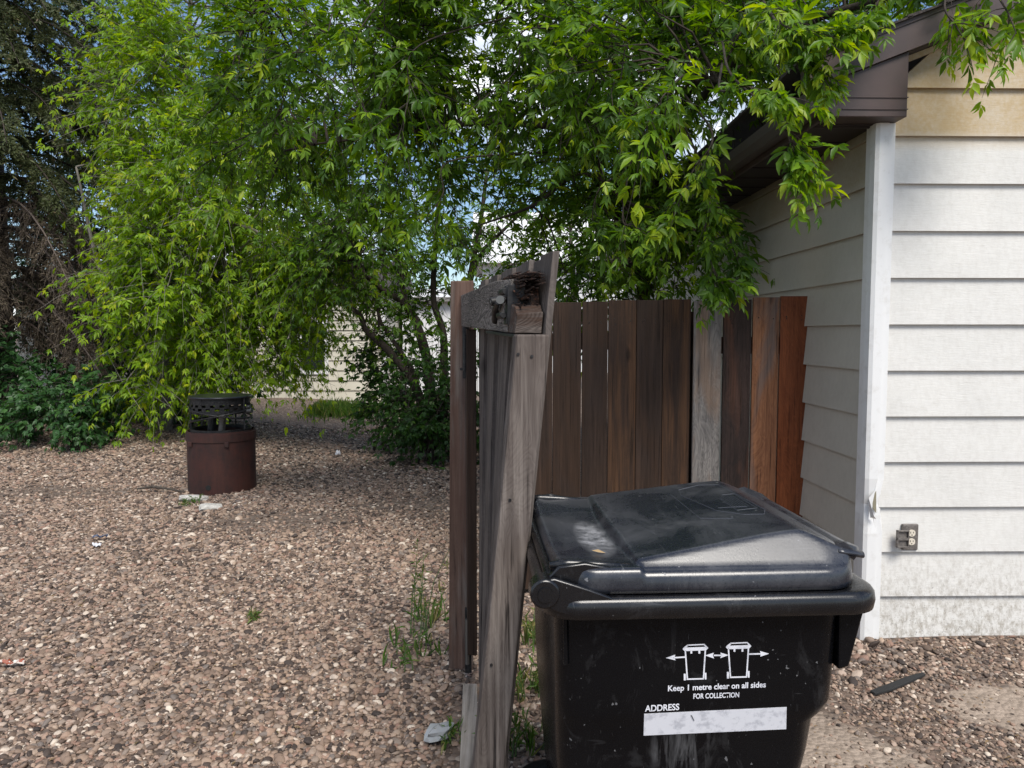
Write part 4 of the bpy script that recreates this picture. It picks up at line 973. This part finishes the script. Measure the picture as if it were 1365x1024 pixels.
# --- spruce
def spruce():
    t = thing('spruce_tree', 'dark old spruce with dead brown lower boughs at the left edge', 'tree', (-7.2, 10.9, 0))
    fo = Foliage(2); r = fo.r
    fo.bark.tube([(-7.2, 10.9, 0), (-7.2, 10.9, 4), (-7.2, 10.9, 10.5)], [.24, .18, .05], 12)
    Vn = []; dead = Foliage(3)
    for lvl in np.linspace(1.6, 8.6, 40):
        nb = 8; a0 = r.random()*6.28
        for b in range(nb):
            a = a0+2*math.pi*b/nb+r.normal(0, .2)
            if math.sin(a) > .35: continue
            Ln = (3.15 if lvl > 3 else 2.7)*(1-(lvl-1.6)/15.0)*r.uniform(.75, 1.12); isdead = lvl < 3.5
            pts = []; base = np.array([-7.2, 10.9, lvl])
            for q in range(8):
                u = q/7; pts.append(base+np.array([math.cos(a)*Ln*u, math.sin(a)*Ln*u, (.25*u-.95*u*u)*Ln*.62]))
            fo.bark.tube(pts, [.028*(1-.8*q/7) for q in range(8)], 5, cap=False) if not isdead else dead.bark.tube(pts, [.026*(1-.8*q/7) for q in range(8)], 5, cap=False)
            # hanging side sprays
            ns = 56 if not isdead else 60
            for q in range(ns):
                u = r.uniform(.15, 1); i = min(6, int(u*7)); p = pts[i]+(pts[i+1]-pts[i])*(u*7-i)
                side = np.array([-math.sin(a), math.cos(a), 0])*r.choice([-1, 1]); d = unit((np.array([math.cos(a), math.sin(a), 0])*.6+side*r.uniform(.2, .9)+np.array([0, 0, -r.uniform(.25, 1.1)]))[None])[0]
                l = r.uniform(.22, .5)*(1-.25*u)
                if isdead:
                    e = p+d*l*1.2; dead.bark.tube([p, (p+e)/2+r.normal(0, .04, 3), e+np.array([0, 0, -.14])], [.0032, .0022, .001], 3, cap=False)
                    if r.random() < .95:
                        m_ = 34; tt = r.random(m_); pp = p+np.outer(tt, d*l*1.2)+np.outer(tt*tt, [0, 0, -.14]); dead.put(pp, unit(d+r.normal(0, .7, (m_, 3))+np.array([0, 0, -.4])), r.normal(0, 1, (m_, 3)), r.uniform(.05, .09, m_), np.full(m_, .011), r.random(m_), TP_S)
                else:
                    m_ = 44; tt = r.random(m_)**.8; bend = np.array([0, 0, -.25*l]); pp = p+np.outer(tt, d*l)+np.outer(tt*tt, bend)
                    dd = unit(d+r.normal(0, .55, (m_, 3))); fo.put(pp, dd, r.normal(0, 1, (m_, 3)), r.uniform(.045, .085, m_), np.full(m_, .016), np.clip(r.normal(.42+.2*(tt > .85), .18, m_), 0, 1), TP_S)
    fo.mesh(t, L_SPRUCE, barkmat=BARK_D)
    dead.mesh(t, L_DEAD, name='dead_boughs', barkmat=DEADW, bark='dead_branch')
spruce()

# --- undergrowth at the left and behind the maple
def bush(name, label, cat, c, blobs, size, mat, tn, seed, bk=BARK_D, k=3, ratio=.6, per=7, nl=6, tw=(.2, .45), group=None, stems=6, **kw):
    t = thing(name, label, cat, (c[0], c[1], gh(c[0], c[1])), group); fo = Foliage(seed); lm_ = []
    for q in range(stems):
        bl = blobs[q % len(blobs)]; e = (bl[0]+random.gauss(0, bl[3]*.4), bl[1]+random.gauss(0, bl[4]*.4), bl[2]+random.uniform(0, bl[5]*.6))
        lm_.append(limb(fo, [(c[0]+random.gauss(0, .1), c[1]+random.gauss(0, .08), 0), ((c[0]+e[0])/2+random.gauss(0, .1), (c[1]+e[1])/2, e[2]*.55), e], .02, .005, 6))
    fo.crown(blobs, lm_, size, tn, nl=nl, tw=tw, per=per, k=k, ratio=ratio, thick=.007, **kw)
    fo.mesh(t, mat, name='foliage', barkmat=bk, bark='stems'); return t
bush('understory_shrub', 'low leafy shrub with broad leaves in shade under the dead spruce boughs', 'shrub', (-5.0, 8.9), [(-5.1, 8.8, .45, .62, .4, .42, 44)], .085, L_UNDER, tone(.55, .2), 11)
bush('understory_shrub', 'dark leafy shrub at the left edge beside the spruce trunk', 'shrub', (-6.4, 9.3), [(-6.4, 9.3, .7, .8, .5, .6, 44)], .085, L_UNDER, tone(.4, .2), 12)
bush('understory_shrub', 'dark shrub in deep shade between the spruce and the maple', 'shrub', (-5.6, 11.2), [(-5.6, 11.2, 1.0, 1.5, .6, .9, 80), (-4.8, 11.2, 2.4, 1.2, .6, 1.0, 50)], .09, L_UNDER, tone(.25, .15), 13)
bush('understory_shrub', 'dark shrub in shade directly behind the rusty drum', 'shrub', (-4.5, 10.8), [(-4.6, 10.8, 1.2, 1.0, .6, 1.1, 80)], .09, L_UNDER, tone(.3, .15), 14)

# --- multi stemmed tree right of the far house
t3 = thing('multi_stem_tree', 'thin dark multi stemmed tree leaning left beside the gate post', 'tree', (-.82, 8.5, 0))
fo = Foliage(5); D8 = 8.5
def pt(px, py, Y=D8): return tuple(at(px, py, Y))
lm = [limb(fo, [pt(568, 590), pt(556, 520), pt(520, 470), pt(488, 440), pt(478, 418), pt(440, 395)], .060, .018),
      limb(fo, [pt(575, 600), pt(572, 500), pt(558, 440), pt(540, 405), pt(508, 385), pt(470, 350, 8.2)], .075, .02),
      limb(fo, [pt(548, 425), pt(538, 390), pt(530, 340), pt(520, 250), pt(500, 160)], .035, .012),
      limb(fo, [pt(590, 600), pt(592, 480), pt(590, 440), pt(578, 400), pt(580, 330), pt(585, 240), pt(570, 130)], .055, .015),
      limb(fo, [pt(565, 560), pt(552, 500), pt(535, 470), pt(508, 430), pt(500, 400), pt(470, 330)], .035, .010),
      limb(fo, [pt(602, 610), pt(612, 500), pt(625, 380), pt(640, 300), pt(650, 220)], .050, .018),
      limb(fo, [pt(622, 390), pt(640, 340), pt(668, 310), pt(700, 280), pt(740, 250)], .030, .010),
      limb(fo, [pt(505, 440), pt(505, 400), pt(512, 360), pt(505, 300)], .016, .006)]
for q in range(16):
    a_ = random.choice(lm); p = a_[random.randrange(len(a_)//2, len(a_))]; e = (p[0]+random.gauss(0, .4), p[1]+random.gauss(0, .3), p[2]+random.uniform(.2, .9)); limb(fo, [p, ((p[0]+e[0])/2+random.gauss(0, .05), p[1], (p[2]+e[2])/2), e], .010, .003, 5)
fo.crown([(-1.1, 8.4, 2.9, 1.1, .8, .9, 44), (-1.7, 8.2, 2.5, .5, .5, .6, 20), (.3, 8.3, 2.7, .8, .6, .6, 16), (-.2, 8.6, 4.4, 1.9, .8, 1.0, 16), (-1.9, 8.8, 4.2, 1.0, .8, .9, 30), (-1.6, 8.9, 2.45, .55, .5, .45, 22), (-1.0, 8.3, 1.9, .7, .5, .35, 8), (-.75, 8.6, 1.45, .5, .4, .45, 13)], lm, .085, tone(.35, .2, .3), nl=7, tw=(.35, .65), per=6, sag=.3, k=4, ratio=.38, thick=.010)
fo.mesh(t3, L_OVER, barkmat=BARK_D)
bush('base_shrub', 'dark low shrub around the foot of the multi stemmed tree by the gate post', 'shrub', (-.8, 8.1), [(-.70, 8.0, .36, .34, .3, .30, 44), (-.90, 8.4, .70, .40, .35, .45, 16), (-.45, 8.0, .7, .2, .25, .6, 14)], .07, L_SHRUB, tone(.35, .2), 21, stems=9)
bush('base_shrub', 'small upright shrub at the left foot of the multi stemmed tree', 'shrub', (-1.30, 8.9), [(-1.32, 8.9, .42, .20, .22, .4, 20), (-1.28, 8.95, 1.0, .26, .25, .35, 12)], .07, L_SHRUB, tone(.5, .2), 22, stems=5)

# --- overhanging tree behind the board fence
t4 = thing('overhanging_tree', 'large leafy tree behind the board fence overhanging the garage eave', 'tree', (.98, 5.2, 0))
fo = Foliage(6)
lm = [limb(fo, [(.98, 5.2, 0), (.99, 5.2, 1.4), (1.05, 5.2, 2.4), (1.22, 5.2, 3.6), (1.3, 5.2, 5.2)], .055, .03, 12),
      limb(fo, [(1.0, 5.2, 2.1), (.72, 5.1, 2.65), tuple(at(690, 165, 5.0)), tuple(at(600, 168, 4.9)), tuple(at(520, 180, 4.9)), tuple(at(420, 192, 4.8))], .030, .006),
      limb(fo, [(1.0, 5.2, 1.75), tuple(at(790, 235, 4.9)), tuple(at(710, 275, 4.8)), tuple(at(640, 300, 4.7))], .022, .005),
      limb(fo, [(1.05, 5.2, 2.5), (.7, 4.9, 3.2), (.1, 4.7, 3.5), (-.7, 4.7, 3.6), (-1.5, 4.9, 3.5)], .030, .008),
      limb(fo, [(1.06, 5.2, 2.4), (1.3, 4.6, 2.9), (1.6, 4.0, 3.0), (2.1, 3.7, 3.05), (2.7, 3.5, 3.15)], .032, .008),
      limb(fo, [(1.03, 5.2, 2.2), (1.05, 4.6, 2.6), (1.05, 4.0, 2.7), (1.1, 3.5, 2.5)], .025, .008),
      limb(fo, [(1.0, 5.2, 1.9), (.8, 4.8, 2.2), (.6, 4.5, 2.3)], .02, .008)]
def keep(x, y, z):
    if x > 1.15 and y > 3.0 and z < rake(x)+.42: return False
    if x > .70 and y < 4.5 and z < 2.62: return False
    if y < 4.15 and z < 1.9: return False
    return True
fo.crown([(1.2, 4.9, 3.0, 1.1, .85, .80, 62), (.75, 4.7, 2.35, .55, .45, .5, 26), (-.1, 4.9, 3.15, .9, .7, .55, 36), (-1.0, 5.0, 3.15, .85, .7, .60, 44), (-1.6, 5.3, 3.0, .5, .5, .6, 18), (-.6, 5.6, 2.7, .8, .5, .4, 16), (2.6, 3.75, 3.35, 1.0, .5, .35, 36), (.9, 4.0, 2.85, .6, .5, .38, 24), (.3, 5.6, 3.6, 1.4, .8, .6, 16), (.85, 5.3, 1.95, .65, .5, .5, 28), (1.0, 5.0, 4.3, 1.6, 1.2, .6, 22), (1.75, 5.2, 3.35, .75, .6, .38, 34), (.2, 5.4, 3.9, 1.2, .8, .5, 20)],
         lm, .085, tone(.42, .22, .35), nl=8, tw=(.26, .50), per=6, sag=.28, droop=.38, k=5, ratio=.32, thick=.009, shell=.3, keep=keep)
# foreground drooping sprays, set one by one (photo depth about 3 m, 4 m at the fence)
def spray(pts, n, size, ln, fo=fo, lo=.25, tn=tone(.55, .22, .5), nl=6, k=5):
    c = curve(pts, 8); fo.bark.tube(c, [.006*(1-.75*i/(len(c)-1)) for i in range(len(c))], 6)
    idx = (lo+(1-lo)*fo.r.random(n)**.9)*(len(c)-1); base = np.array([tuple(c[int(i)].lerp(c[min(int(i)+1, len(c)-1)], i-int(i))) for i in idx])
    tan = unit(np.array([tuple(c[min(int(i)+1, len(c)-1)]-c[max(int(i)-1, 0)]) for i in idx])); d = tan*.8+fo.r.normal(0, .55, (n, 3))+np.array([0, -.12, -.1])
    fo.twigs(base, d, fo.r.uniform(ln*.6, ln*1.2, n), nl, size, tn, sag=.32, tr=.0022, tp=TP_N, k=k, ratio=.32, droop=.42)
spray([(1.05, 3.6, 2.75), at(975, 100, 3.1), at(1030, 150, 2.95), at(1055, 190, 2.9), at(1064, 218, 2.88)], 15, .075, .15, lo=.5)
spray([(1.05, 3.6, 2.65), at(960, 120, 3.1), at(990, 115, 2.95), at(1030, 125, 2.85), at(1055, 130, 2.8)], 10, .066, .12)
spray([(.95, 3.9, 2.7), at(900, 110, 3.3), at(870, 150, 3.2), at(850, 215, 3.15)], 15, .075, .25)
spray([(.95, 3.9, 2.6), at(950, 180, 3.5), at(925, 225, 3.4), at(905, 270, 3.4), at(893, 292, 3.4)], 14, .072, .20)
spray([(1.0, 4.1, 2.5), at(945, 250, 3.7), at(940, 310, 3.6), at(948, 350, 3.55), at(962, 378, 3.5)], 20, .078, .14, tn=tone(.35, .2, .45))
spray([(1.0, 4.1, 2.4), at(965, 290, 3.8), at(975, 325, 3.7), at(985, 350, 3.65)], 10, .075, .12, tn=tone(.25, .15, .3))
spray([(.75, 4.3, 2.4), at(830, 290, 4.0), at(845, 300, 3.95), at(860, 312, 3.9)], 12, .075, .18, tn=tone(.4, .2, .4))
spray([(.7, 4.4, 2.3), at(800, 250, 4.2), at(790, 285, 4.1), at(795, 310, 4.0)], 12, .075, .18, tn=tone(.35, .2, .4))
spray([(1.2, 3.5, 2.9), at(1055, 60, 3.0), at(1085, 85, 2.95), at(1098, 112, 2.9)], 11, .066, .11)
spray([(2.0, 3.4, 3.1), at(1190, -20, 3.0), at(1160, 15, 2.95), at(1120, 40, 2.9)], 16, .070, .15)
spray([(2.3, 3.4, 3.1), at(1330, -20, 2.95), at(1345, 20, 2.8), at(1355, 45, 2.75)], 10, .070, .16, nl=5)
spray([(2.1, 3.4, 3.1), at(1260, 0, 3.0), at(1275, 35, 2.9), at(1285, 52, 2.85)], 10, .072, .16, nl=5)
spray([(1.6, 3.5, 3.0), at(1060, 0, 3.1), at(1040, 30, 3.0), at(1080, 45, 2.95)], 18, .070, .18)
spray([(.2, 4.6, 3.3), at(560, 60, 4.2), at(545, 130, 4.1), at(530, 190, 4.0)], 14, .085, .35, tn=tone(.35, .2, .3))
spray([(.3, 4.7, 2.5), at(600, 215, 4.4), at(590, 260, 4.3), at(560, 295, 4.3), at(530, 300, 4.3)], 12, .085, .30, tn=tone(.5, .2, .4))
spray([(-.6, 4.7, 3.5), at(480, 40, 4.3), at(470, 110, 4.2), at(500, 170, 4.2)], 14, .085, .35, tn=tone(.35, .2, .3))
spray([(-1.2, 4.9, 3.4), at(400, 60, 4.5), at(380, 120, 4.4), at(372, 175, 4.4)], 14, .080, .35, tn=tone(.45, .2, .4))
spray([(.6, 4.4, 3.2), at(770, 60, 4.0), at(760, 120, 3.9), at(790, 170, 3.8)], 18, .080, .32, tn=tone(.45, .2, .4))
spray([(.5, 4.4, 3.1), at(700, 40, 4.1), at(690, 90, 4.0), at(650, 130, 4.0)], 14, .080, .32, tn=tone(.4, .2, .4))
fo.mesh(t4, L_OVER, barkmat=BARK_D)

# --- background: trees behind
def bgtree(label, c, blobs, seed, mat=L_OVER, tn=tone(.4, .2), size=.13):
    t = thing('background_tree', label, 'tree', (c[0], c[1], 0), 'trees beyond the yard'); fo = Foliage(seed)
    top = max(b[2] for b in blobs); lm_ = [limb(fo, [(c[0], c[1], 0), (c[0]+.1, c[1], top*.5), (c[0], c[1], top)], .13, .04)]
    for b in blobs: lm_.append(limb(fo, [(c[0], c[1], b[2]*.45), ((c[0]+b[0])/2, c[1], b[2]*.8), (b[0], b[1], b[2])], .06, .02, 6))
    fo.crown(blobs, lm_, size, tn, nl=6, tw=(.5, .9), per=6, k=4, ratio=.4, thick=.02, woodtw=False, sag=.3); fo.mesh(t, mat, barkmat=BARK)
bgtree('tall green tree rising behind the bright maple', (-6.5, 15), [(-7.5, 14, 3.0, 2.3, 1.0, 1.8, 90), (-7.2, 14, 5.8, 2.0, 1.0, 1.5, 90)], 31, L_UNDER, tone(.3, .2))
bgtree('distant green tree seen over the cream house', (-4.6, 24), [(-4.4, 24, 5.0, 1.9, 1.4, 1.3, 16), (-6.8, 24, 6.6, 2.2, 1.4, 1.8, 24)], 32)
bgtree('distant green tree seen above the gate', (1.8, 19), [(2.4, 19, 4.0, 1.7, 1.2, 1.5, 44), (3.6, 18, 3.0, 1.5, 1.0, 1.6, 40)], 33)

# --- far buildings
hs = thing('neighbour_house', 'cream lap sided house with a window, beyond the gravel yard', 'house', (-4.2, 15.0, 0))
HY = 15.0; z_bot = at(450, 547, HY).z
xr = at(510, 500, HY).x; xl_ = -9.5
hb_ = MB()
for i in range(12):
    z0 = z_bot+.2*i; hb_.hexa([(xl_, HY-.025, z0), (xr, HY-.025, z0), (xr, HY+.05, z0), (xl_, HY+.05, z0), (xl_, HY-.002, z0+.2), (xr, HY-.002, z0+.2), (xr, HY+.05, z0+.2), (xl_, HY+.05, z0+.2)])
hb_.build('siding', FARS, hs)
t = MB(); t.box((xl_, HY+.06, -.1), (xr-.02, HY+5, z_bot+2.5)); t.build('wall_core', FARS, hs)
t = MB(); t.box((xl_, HY-.03, -.1), (xr, HY+.05, z_bot-.002)); m = M('dark footing'); t.build('footing', m.out(base=(.07,.055,.045), rough=.9), hs)
t = MB(); t.box((xr-.01, HY-.04, z_bot), (xr+.06, HY+.06, z_bot+2.5)); t.build('corner_board', TRIM, hs)
ju = at(492, 500, HY); t = MB(); t.box((ju.x-.02, HY-.034, z_bot), (ju.x+.02, HY-.02, z_bot+1.6)); t.build('downspout', FARS, hs)
wa = at(402, 495, HY-.03); wb = at(433, 430, HY-.03)
t = MB(); t.box((wa.x-.06, HY-.05, wa.z-.06), (wb.x+.06, HY-.03, wb.z+.06)); wi = t.build('window', TRIM, hs)
t = MB(); t.box((wa.x+.02, HY-.056, wa.z+.03), (wb.x-.02, HY-.048, wb.z-.03)); t.build('pane', GLASS, wi)
t = MB(); t.prism([(xl_-.3, HY-.25, z_bot+2.4), (xl_-.3, HY+5.5, z_bot+2.4), (xl_-.3, HY+2.5, z_bot+3.2)], (xr-xl_+.45, 0, 0)); t.build('roof', SHING, hs)
sw_ = MB(); p = at(440, 549, 13.8); sw_.box((-6.5, 13.9, 0), (at(500, 549, 14.2).x, 14.6, .07)); kind(sw_.build('path', CONC), 'structure')
# white sheds / carport further right
cp = thing('garden_shed', 'pale shed with a flat grey roof edge seen through the stems', 'shed', (-1.3, 17.5, 0))
a_ = at(536, 400, 17.5); b_ = at(640, 540, 17.5)
t = MB(); t.box((a_.x, 17.5, -.05), (b_.x, 20, a_.z-.04)); t.build('wall', FARW, cp)
t = MB(); t.box((a_.x-.1, 17.3, a_.z-.04), (b_.x+.4, 20.2, a_.z+.06)); m = M('grey fascia'); t.build('roof', m.out(base=(.20,.19,.18), rough=.7), cp)
m = M('red brown roof tile'); t = MB(); t.prism([(a_.x, 17.6, a_.z+.062), (a_.x, 20, a_.z+.062), (a_.x, 19.9, a_.z+.40)], (b_.x-a_.x+.2, 0, 0)); t.build('roof_slope', FARW, cp)
for q in range(12):
    x = a_.x+.25+q*.15; t = MB(); t.box((x, 17.46, .05), (x+.03, 17.50, a_.z-.5)); t.build('wall_batten', TRIM, cp)
wh_ = thing('white_house', 'white stucco house far behind the gate', 'house', (2, 27, 0))
t = MB(); t.box((-.6, 27, -.05), (9, 33, 4.0)); t.build('wall', FARW, wh_)
t = MB(); t.prism([(-1.0, 26.6, 3.9), (-1.0, 33.4, 3.9), (-1.0, 30, 6.2)], (10.5, 0, 0)); t.build('roof', FARW, wh_)
t = MB(); t.box((.4, 26.96, 1.2), (1.5, 27.0, 2.4)); t.build('window', GLASS, wh_)

# ------------------------------------------------------------------ small things
def rock(name, label, cat, c, s, mat, seed, rot=0, group=None, flat=1.0, crum=0):
    r_ = random.Random(seed); bm = bmesh.new(); bmesh.ops.create_icosphere(bm, subdivisions=2, radius=1)
    for v in bm.verts:
        q = v.co.copy(); mx_ = max(abs(q.x), abs(q.y), abs(q.z)); q = q.lerp(q/mx_*.8, .65); q *= 1+.12*mnoise.noise(v.co*1.7+Vector((seed, 0, 0)))+crum*mnoise.noise(v.co*4.1); v.co = Vector((q.x*s[0], q.y*s[1], q.z*s[2]))
    me_ = bpy.data.meshes.new(name); bm.to_mesh(me_); bm.free(); me_.materials.append(mat)
    o = bpy.data.objects.new(name, me_); col.objects.link(o); o.location = c; o.rotation_euler = (r_.uniform(-.08, .08), r_.uniform(-.08, .08), rot); return tag(o, label, cat, group)
p = gd(258, 664, .03); rock('paving_chunk', 'pale flat concrete chunk leaning against the rusty drum base', 'concrete chunk', (p.x, p.y, .03), (.14, .06, .03), CONC, 1)
p = gd(281, 676, .03); rock('paving_chunk', 'small whitish concrete chunk lying in front of the rusty drum', 'concrete chunk', (p.x, p.y, .03), (.10, .07, .028), CONC, 2, .3)
p = gd(310, 673, .01); rock('paving_chunk', 'thin flat tan chip of stone at the right foot of the drum', 'stone', (p.x, p.y, .015), (.09, .025, .01), CONC, 3, -.2)
m = M('crumpled clear plastic'); m.out(base=(.33,.34,.35), rough=.2); CRP = m.m
p = gd(585, 976, .03); rock('crumpled_wrap', 'crumpled clear plastic wrap lying near the gate timber', 'plastic wrap', (p.x, p.y, .03), (.05, .035, .028), CRP, 4, .4, crum=.75)
m = M('orange wrapper'); ORW = m.out(base=m.mix(m.ramp(m.noise(m.coord(), 40, 2, .5), [(.48, 0), (.52, 1)]), (.28,.07,.035), (.55,.50,.45)), rough=.4); m = M('blue plastic'); BLP = m.out(base=(.045,.06,.11), rough=.4)
def flat(name, label, cat, c, l, w_, rot, mat, hh=.01):
    b = MB(); q_ = random.Random(name+label); vs = [(l*(2*i/6-1)*(1-.35*abs(2*j/4-1)*q_.random()), w_*(2*j/4-1)*(1-.4*abs(2*i/6-1)*q_.random()), hh*q_.uniform(0, 1.6)) for j in range(5) for i in range(7)]
    b.add(vs, [(j*7+i, j*7+i+1, (j+1)*7+i+1, (j+1)*7+i) for j in range(4) for i in range(6)])
    o = b.build(name, mat); sm_ = o.modifiers.new('s', 'SOLIDIFY'); sm_.thickness = .001; o.location = c; o.rotation_euler = (.05, .08, rot); return tag(o, label, cat)
p = gd(17, 886, .02); flat('candy_wrapper', 'small torn orange and white wrapper at the left edge of the gravel', 'wrapper', (p.x, p.y, .018), .055, .016, .2, ORW, .016)
p = gd(133, 718, .02); flat('plastic_scrap', 'small dark blue plastic scrap on the gravel left of the drum', 'plastic scrap', (p.x, p.y, .02), .05, .02, .5, BLP, .02)
p = gd(450, 608, .02); flat('paper_scrap', 'small white paper scrap lying on far gravel beyond the drum', 'paper scrap', (p.x, p.y, .03), .03, .02, 1.0, PRINT, .04)
p = gd(129, 729, .02); flat('paper_scrap', 'tiny white paper scrap beside the blue plastic scrap', 'paper scrap', (p.x, p.y, .02), .028, .012, .2, PRINT, .02)
# black rubber strip at the right
a_ = gd(1162, 919, .03); b_ = gd(1232, 899, .03)
b = MB(); dv = (b_-a_); nrm = Vector((-dv.y, dv.x, 0)).normalized()*.016
poly = [a_-nrm*.9, a_+dv*.3-nrm*1.3, a_+dv*.6-nrm*.9, b_-nrm*.4, b_+nrm*.5, a_+dv*.7+nrm*1.0, a_+dv*.35+nrm*.7, a_+nrm*.5]
b.prism([Vector((q.x, q.y, gh(q.x, q.y)+.012)) for q in poly], (0, 0, .010)); tag(b.build('rubber_strip', RUB, bevel=.002), 'black rubber strip lying on the gravel by the garage wall', 'rubber strip')
# stick by the barrel
a_ = gd(183, 652, .02); b_ = gd(247, 656, .02); b = MB(); b.tube([a_, a_.lerp(b_, .3)+Vector((0, .02, .025)), a_.lerp(b_, .7)+Vector((0, -.01, .02)), b_], [.008, .014, .010, .006], 7)
tag(b.build('stick', BARK, smooth=True), 'crooked brown stick on the gravel left of the rusty drum', 'stick')

# weeds
m = M('green stem'); L_GRASS_S = m.out(base=(.07,.13,.035), rough=.6)
def weed(label, c, n, h, seed, leafy=True, sp=.05, tn=.5, name='weed', cat='weed', tall=False):
    t = thing(name, label, cat, (c[0], c[1], gh(c[0], c[1]))); fo = Foliage(seed); r = fo.r
    for q in range(n):
        a = r.uniform(0, 6.28); b0 = np.array([c[0]+r.normal(0, sp), c[1]+r.normal(0, sp), gh(c[0], c[1])]); hh = h*r.uniform(.4, 1); lean = np.array([math.cos(a), math.sin(a), 0])*hh*r.uniform(.05, .4)
        pts = [b0, b0+lean*.3+np.array([0, 0, hh*.5]), b0+lean+np.array([0, 0, hh])]
        if tall or (leafy and q % 2 == 0):
            stb = MB(); stb.tube(pts, [.0028, .002, .001], 4, cap=False); stb.build('stem', L_GRASS_S, t); m_ = 20 if tall else 8; tt = r.uniform(.15, 1, m_); pp = b0+np.outer(tt, (pts[2]-b0)); fo.put(pp, unit(r.normal(0, .8, (m_, 3))+np.array([0, 0, .6])), r.normal(0, 1, (m_, 3)), r.uniform(.02, .055, m_), r.uniform(.005, .011, m_), np.clip(r.normal(tn, .2, m_), 0, 1), TP_N)
        else:
            for u in range(3):
                d = unit((pts[2]-pts[0]+r.normal(0, .3*hh, 3))[None]); fo.put(b0[None], d, r.normal(0, 1, (1, 3)), np.array([hh*r.uniform(.4, 1)]), np.array([.006]), np.array([np.clip(r.normal(tn, .25), 0, 1)]), TP_N)
    m_ = fo.mesh(t, L_GRASS, name='leaves')
p = gd(562, 850); weed('tall thin weed growing beside the gate post', (p.x-.0, p.y), 5, .58, 41, sp=.025, tn=.75, tall=True)
p = gd(550, 880); weed('low sprawling weed in front of the gate post', (p.x, p.y), 16, .16, 42, sp=.07)
p = gd(580, 835); weed('small bushy weed against the left face of the gate post', (p.x, p.y), 10, .22, 48, sp=.04, tn=.65)
p = gd(337, 826); weed('tiny bright green sprout alone in the gravel', (p.x, p.y), 8, .06, 43, sp=.012, tn=.8)
p = gd(705, 930); weed('yellow grass tuft between the gate and the bin', (p.x, p.y), 26, .16, 44, sp=.05, tn=.75)
p = gd(712, 860); weed('dry grass tuft behind the gate near the bin hinge', (p.x, p.y), 26, .18, 45, sp=.06, tn=.85)
p = gd(698, 1000); weed('green grass tuft at the foot of the gate stile', (p.x, p.y), 24, .14, 46, sp=.05, tn=.55)
p = gd(600, 985); weed('short grass tuft by the crumpled wrap', (p.x, p.y), 14, .07, 49, sp=.025, tn=.6)
p = gd(256, 672); weed('small grass tuft by the flat concrete chunk', (p.x, p.y-.05), 14, .09, 47, sp=.04, tn=.6)
# grass strip by the far house
fo = Foliage(60); r = fo.r; n = 2600
xs = r.uniform(at(425, 550, 13.2).x, at(500, 550, 13.2).x, n); ys = r.normal(12.9, .5, n); b0 = np.stack([xs, ys, ghv(xs, ys)], -1)
fo.put(b0, unit(r.normal(0, .3, (n, 3))+np.array([0, 0, 1])), r.normal(0, 1, (n, 3)), r.uniform(.08, .22, n), np.full(n, .014), np.clip(r.normal(.6, .2, n), 0, 1), TP_F)
n = 1500; xs = r.uniform(-7.2, -2.6, n); ys = r.normal(8.2, .35, n)+.06*(xs+4.5)**2*0; b0 = np.stack([xs, ys, ghv(xs, ys)], -1)
gobj = fo.mesh(None, L_GRASS, name='grass'); kind(gobj, 'stuff'); tag(gobj, 'sparse green grass growing before the cream house', 'grass')
# leaf and twig litter on the gravel
lt = Foliage(70); r = lt.r; n = 1100; xs = r.uniform(-4, .5, n); ys = r.uniform(2.2, 7.5, n); ok = np.abs(xs+.02) < .7*ys; xs = xs[ok]; ys = ys[ok]; n = len(xs)
lt.put(np.stack([xs, ys, ghv(xs, ys)+.014], -1), unit(np.concatenate([r.normal(0, 1, (n, 2)), r.normal(0, .1, (n, 1))], 1)), np.array([0, 0, 1.0])+r.normal(0, .25, (n, 3)), r.uniform(.012, .035, n), r.uniform(.004, .012, n), np.clip(r.normal(.85, .15, n), 0, 1), TP_F)
n = 260; xs = r.uniform(.45, 2.6, n); ys = r.uniform(2.2, 3.15, n)
lt.put(np.stack([xs, ys, ghv(xs, ys)+.012], -1), unit(np.concatenate([r.normal(0, 1, (n, 2)), r.normal(0, .1, (n, 1))], 1)), np.array([0, 0, 1.0])+r.normal(0, .25, (n, 3)), r.uniform(.010, .028, n), r.uniform(.003, .009, n), np.clip(r.normal(.9, .1, n), 0, 1), TP_F)
m = leafmat('litter', [(0, (.12,.16,.05)), (.7, (.22,.15,.08)), (1, (.30,.20,.11))], .2, .8)
lo_ = lt.mesh(None, m, name='leaf_litter'); kind(lo_, 'stuff'); tag(lo_, 'dry leaf bits scattered over the gravel', 'leaf litter')
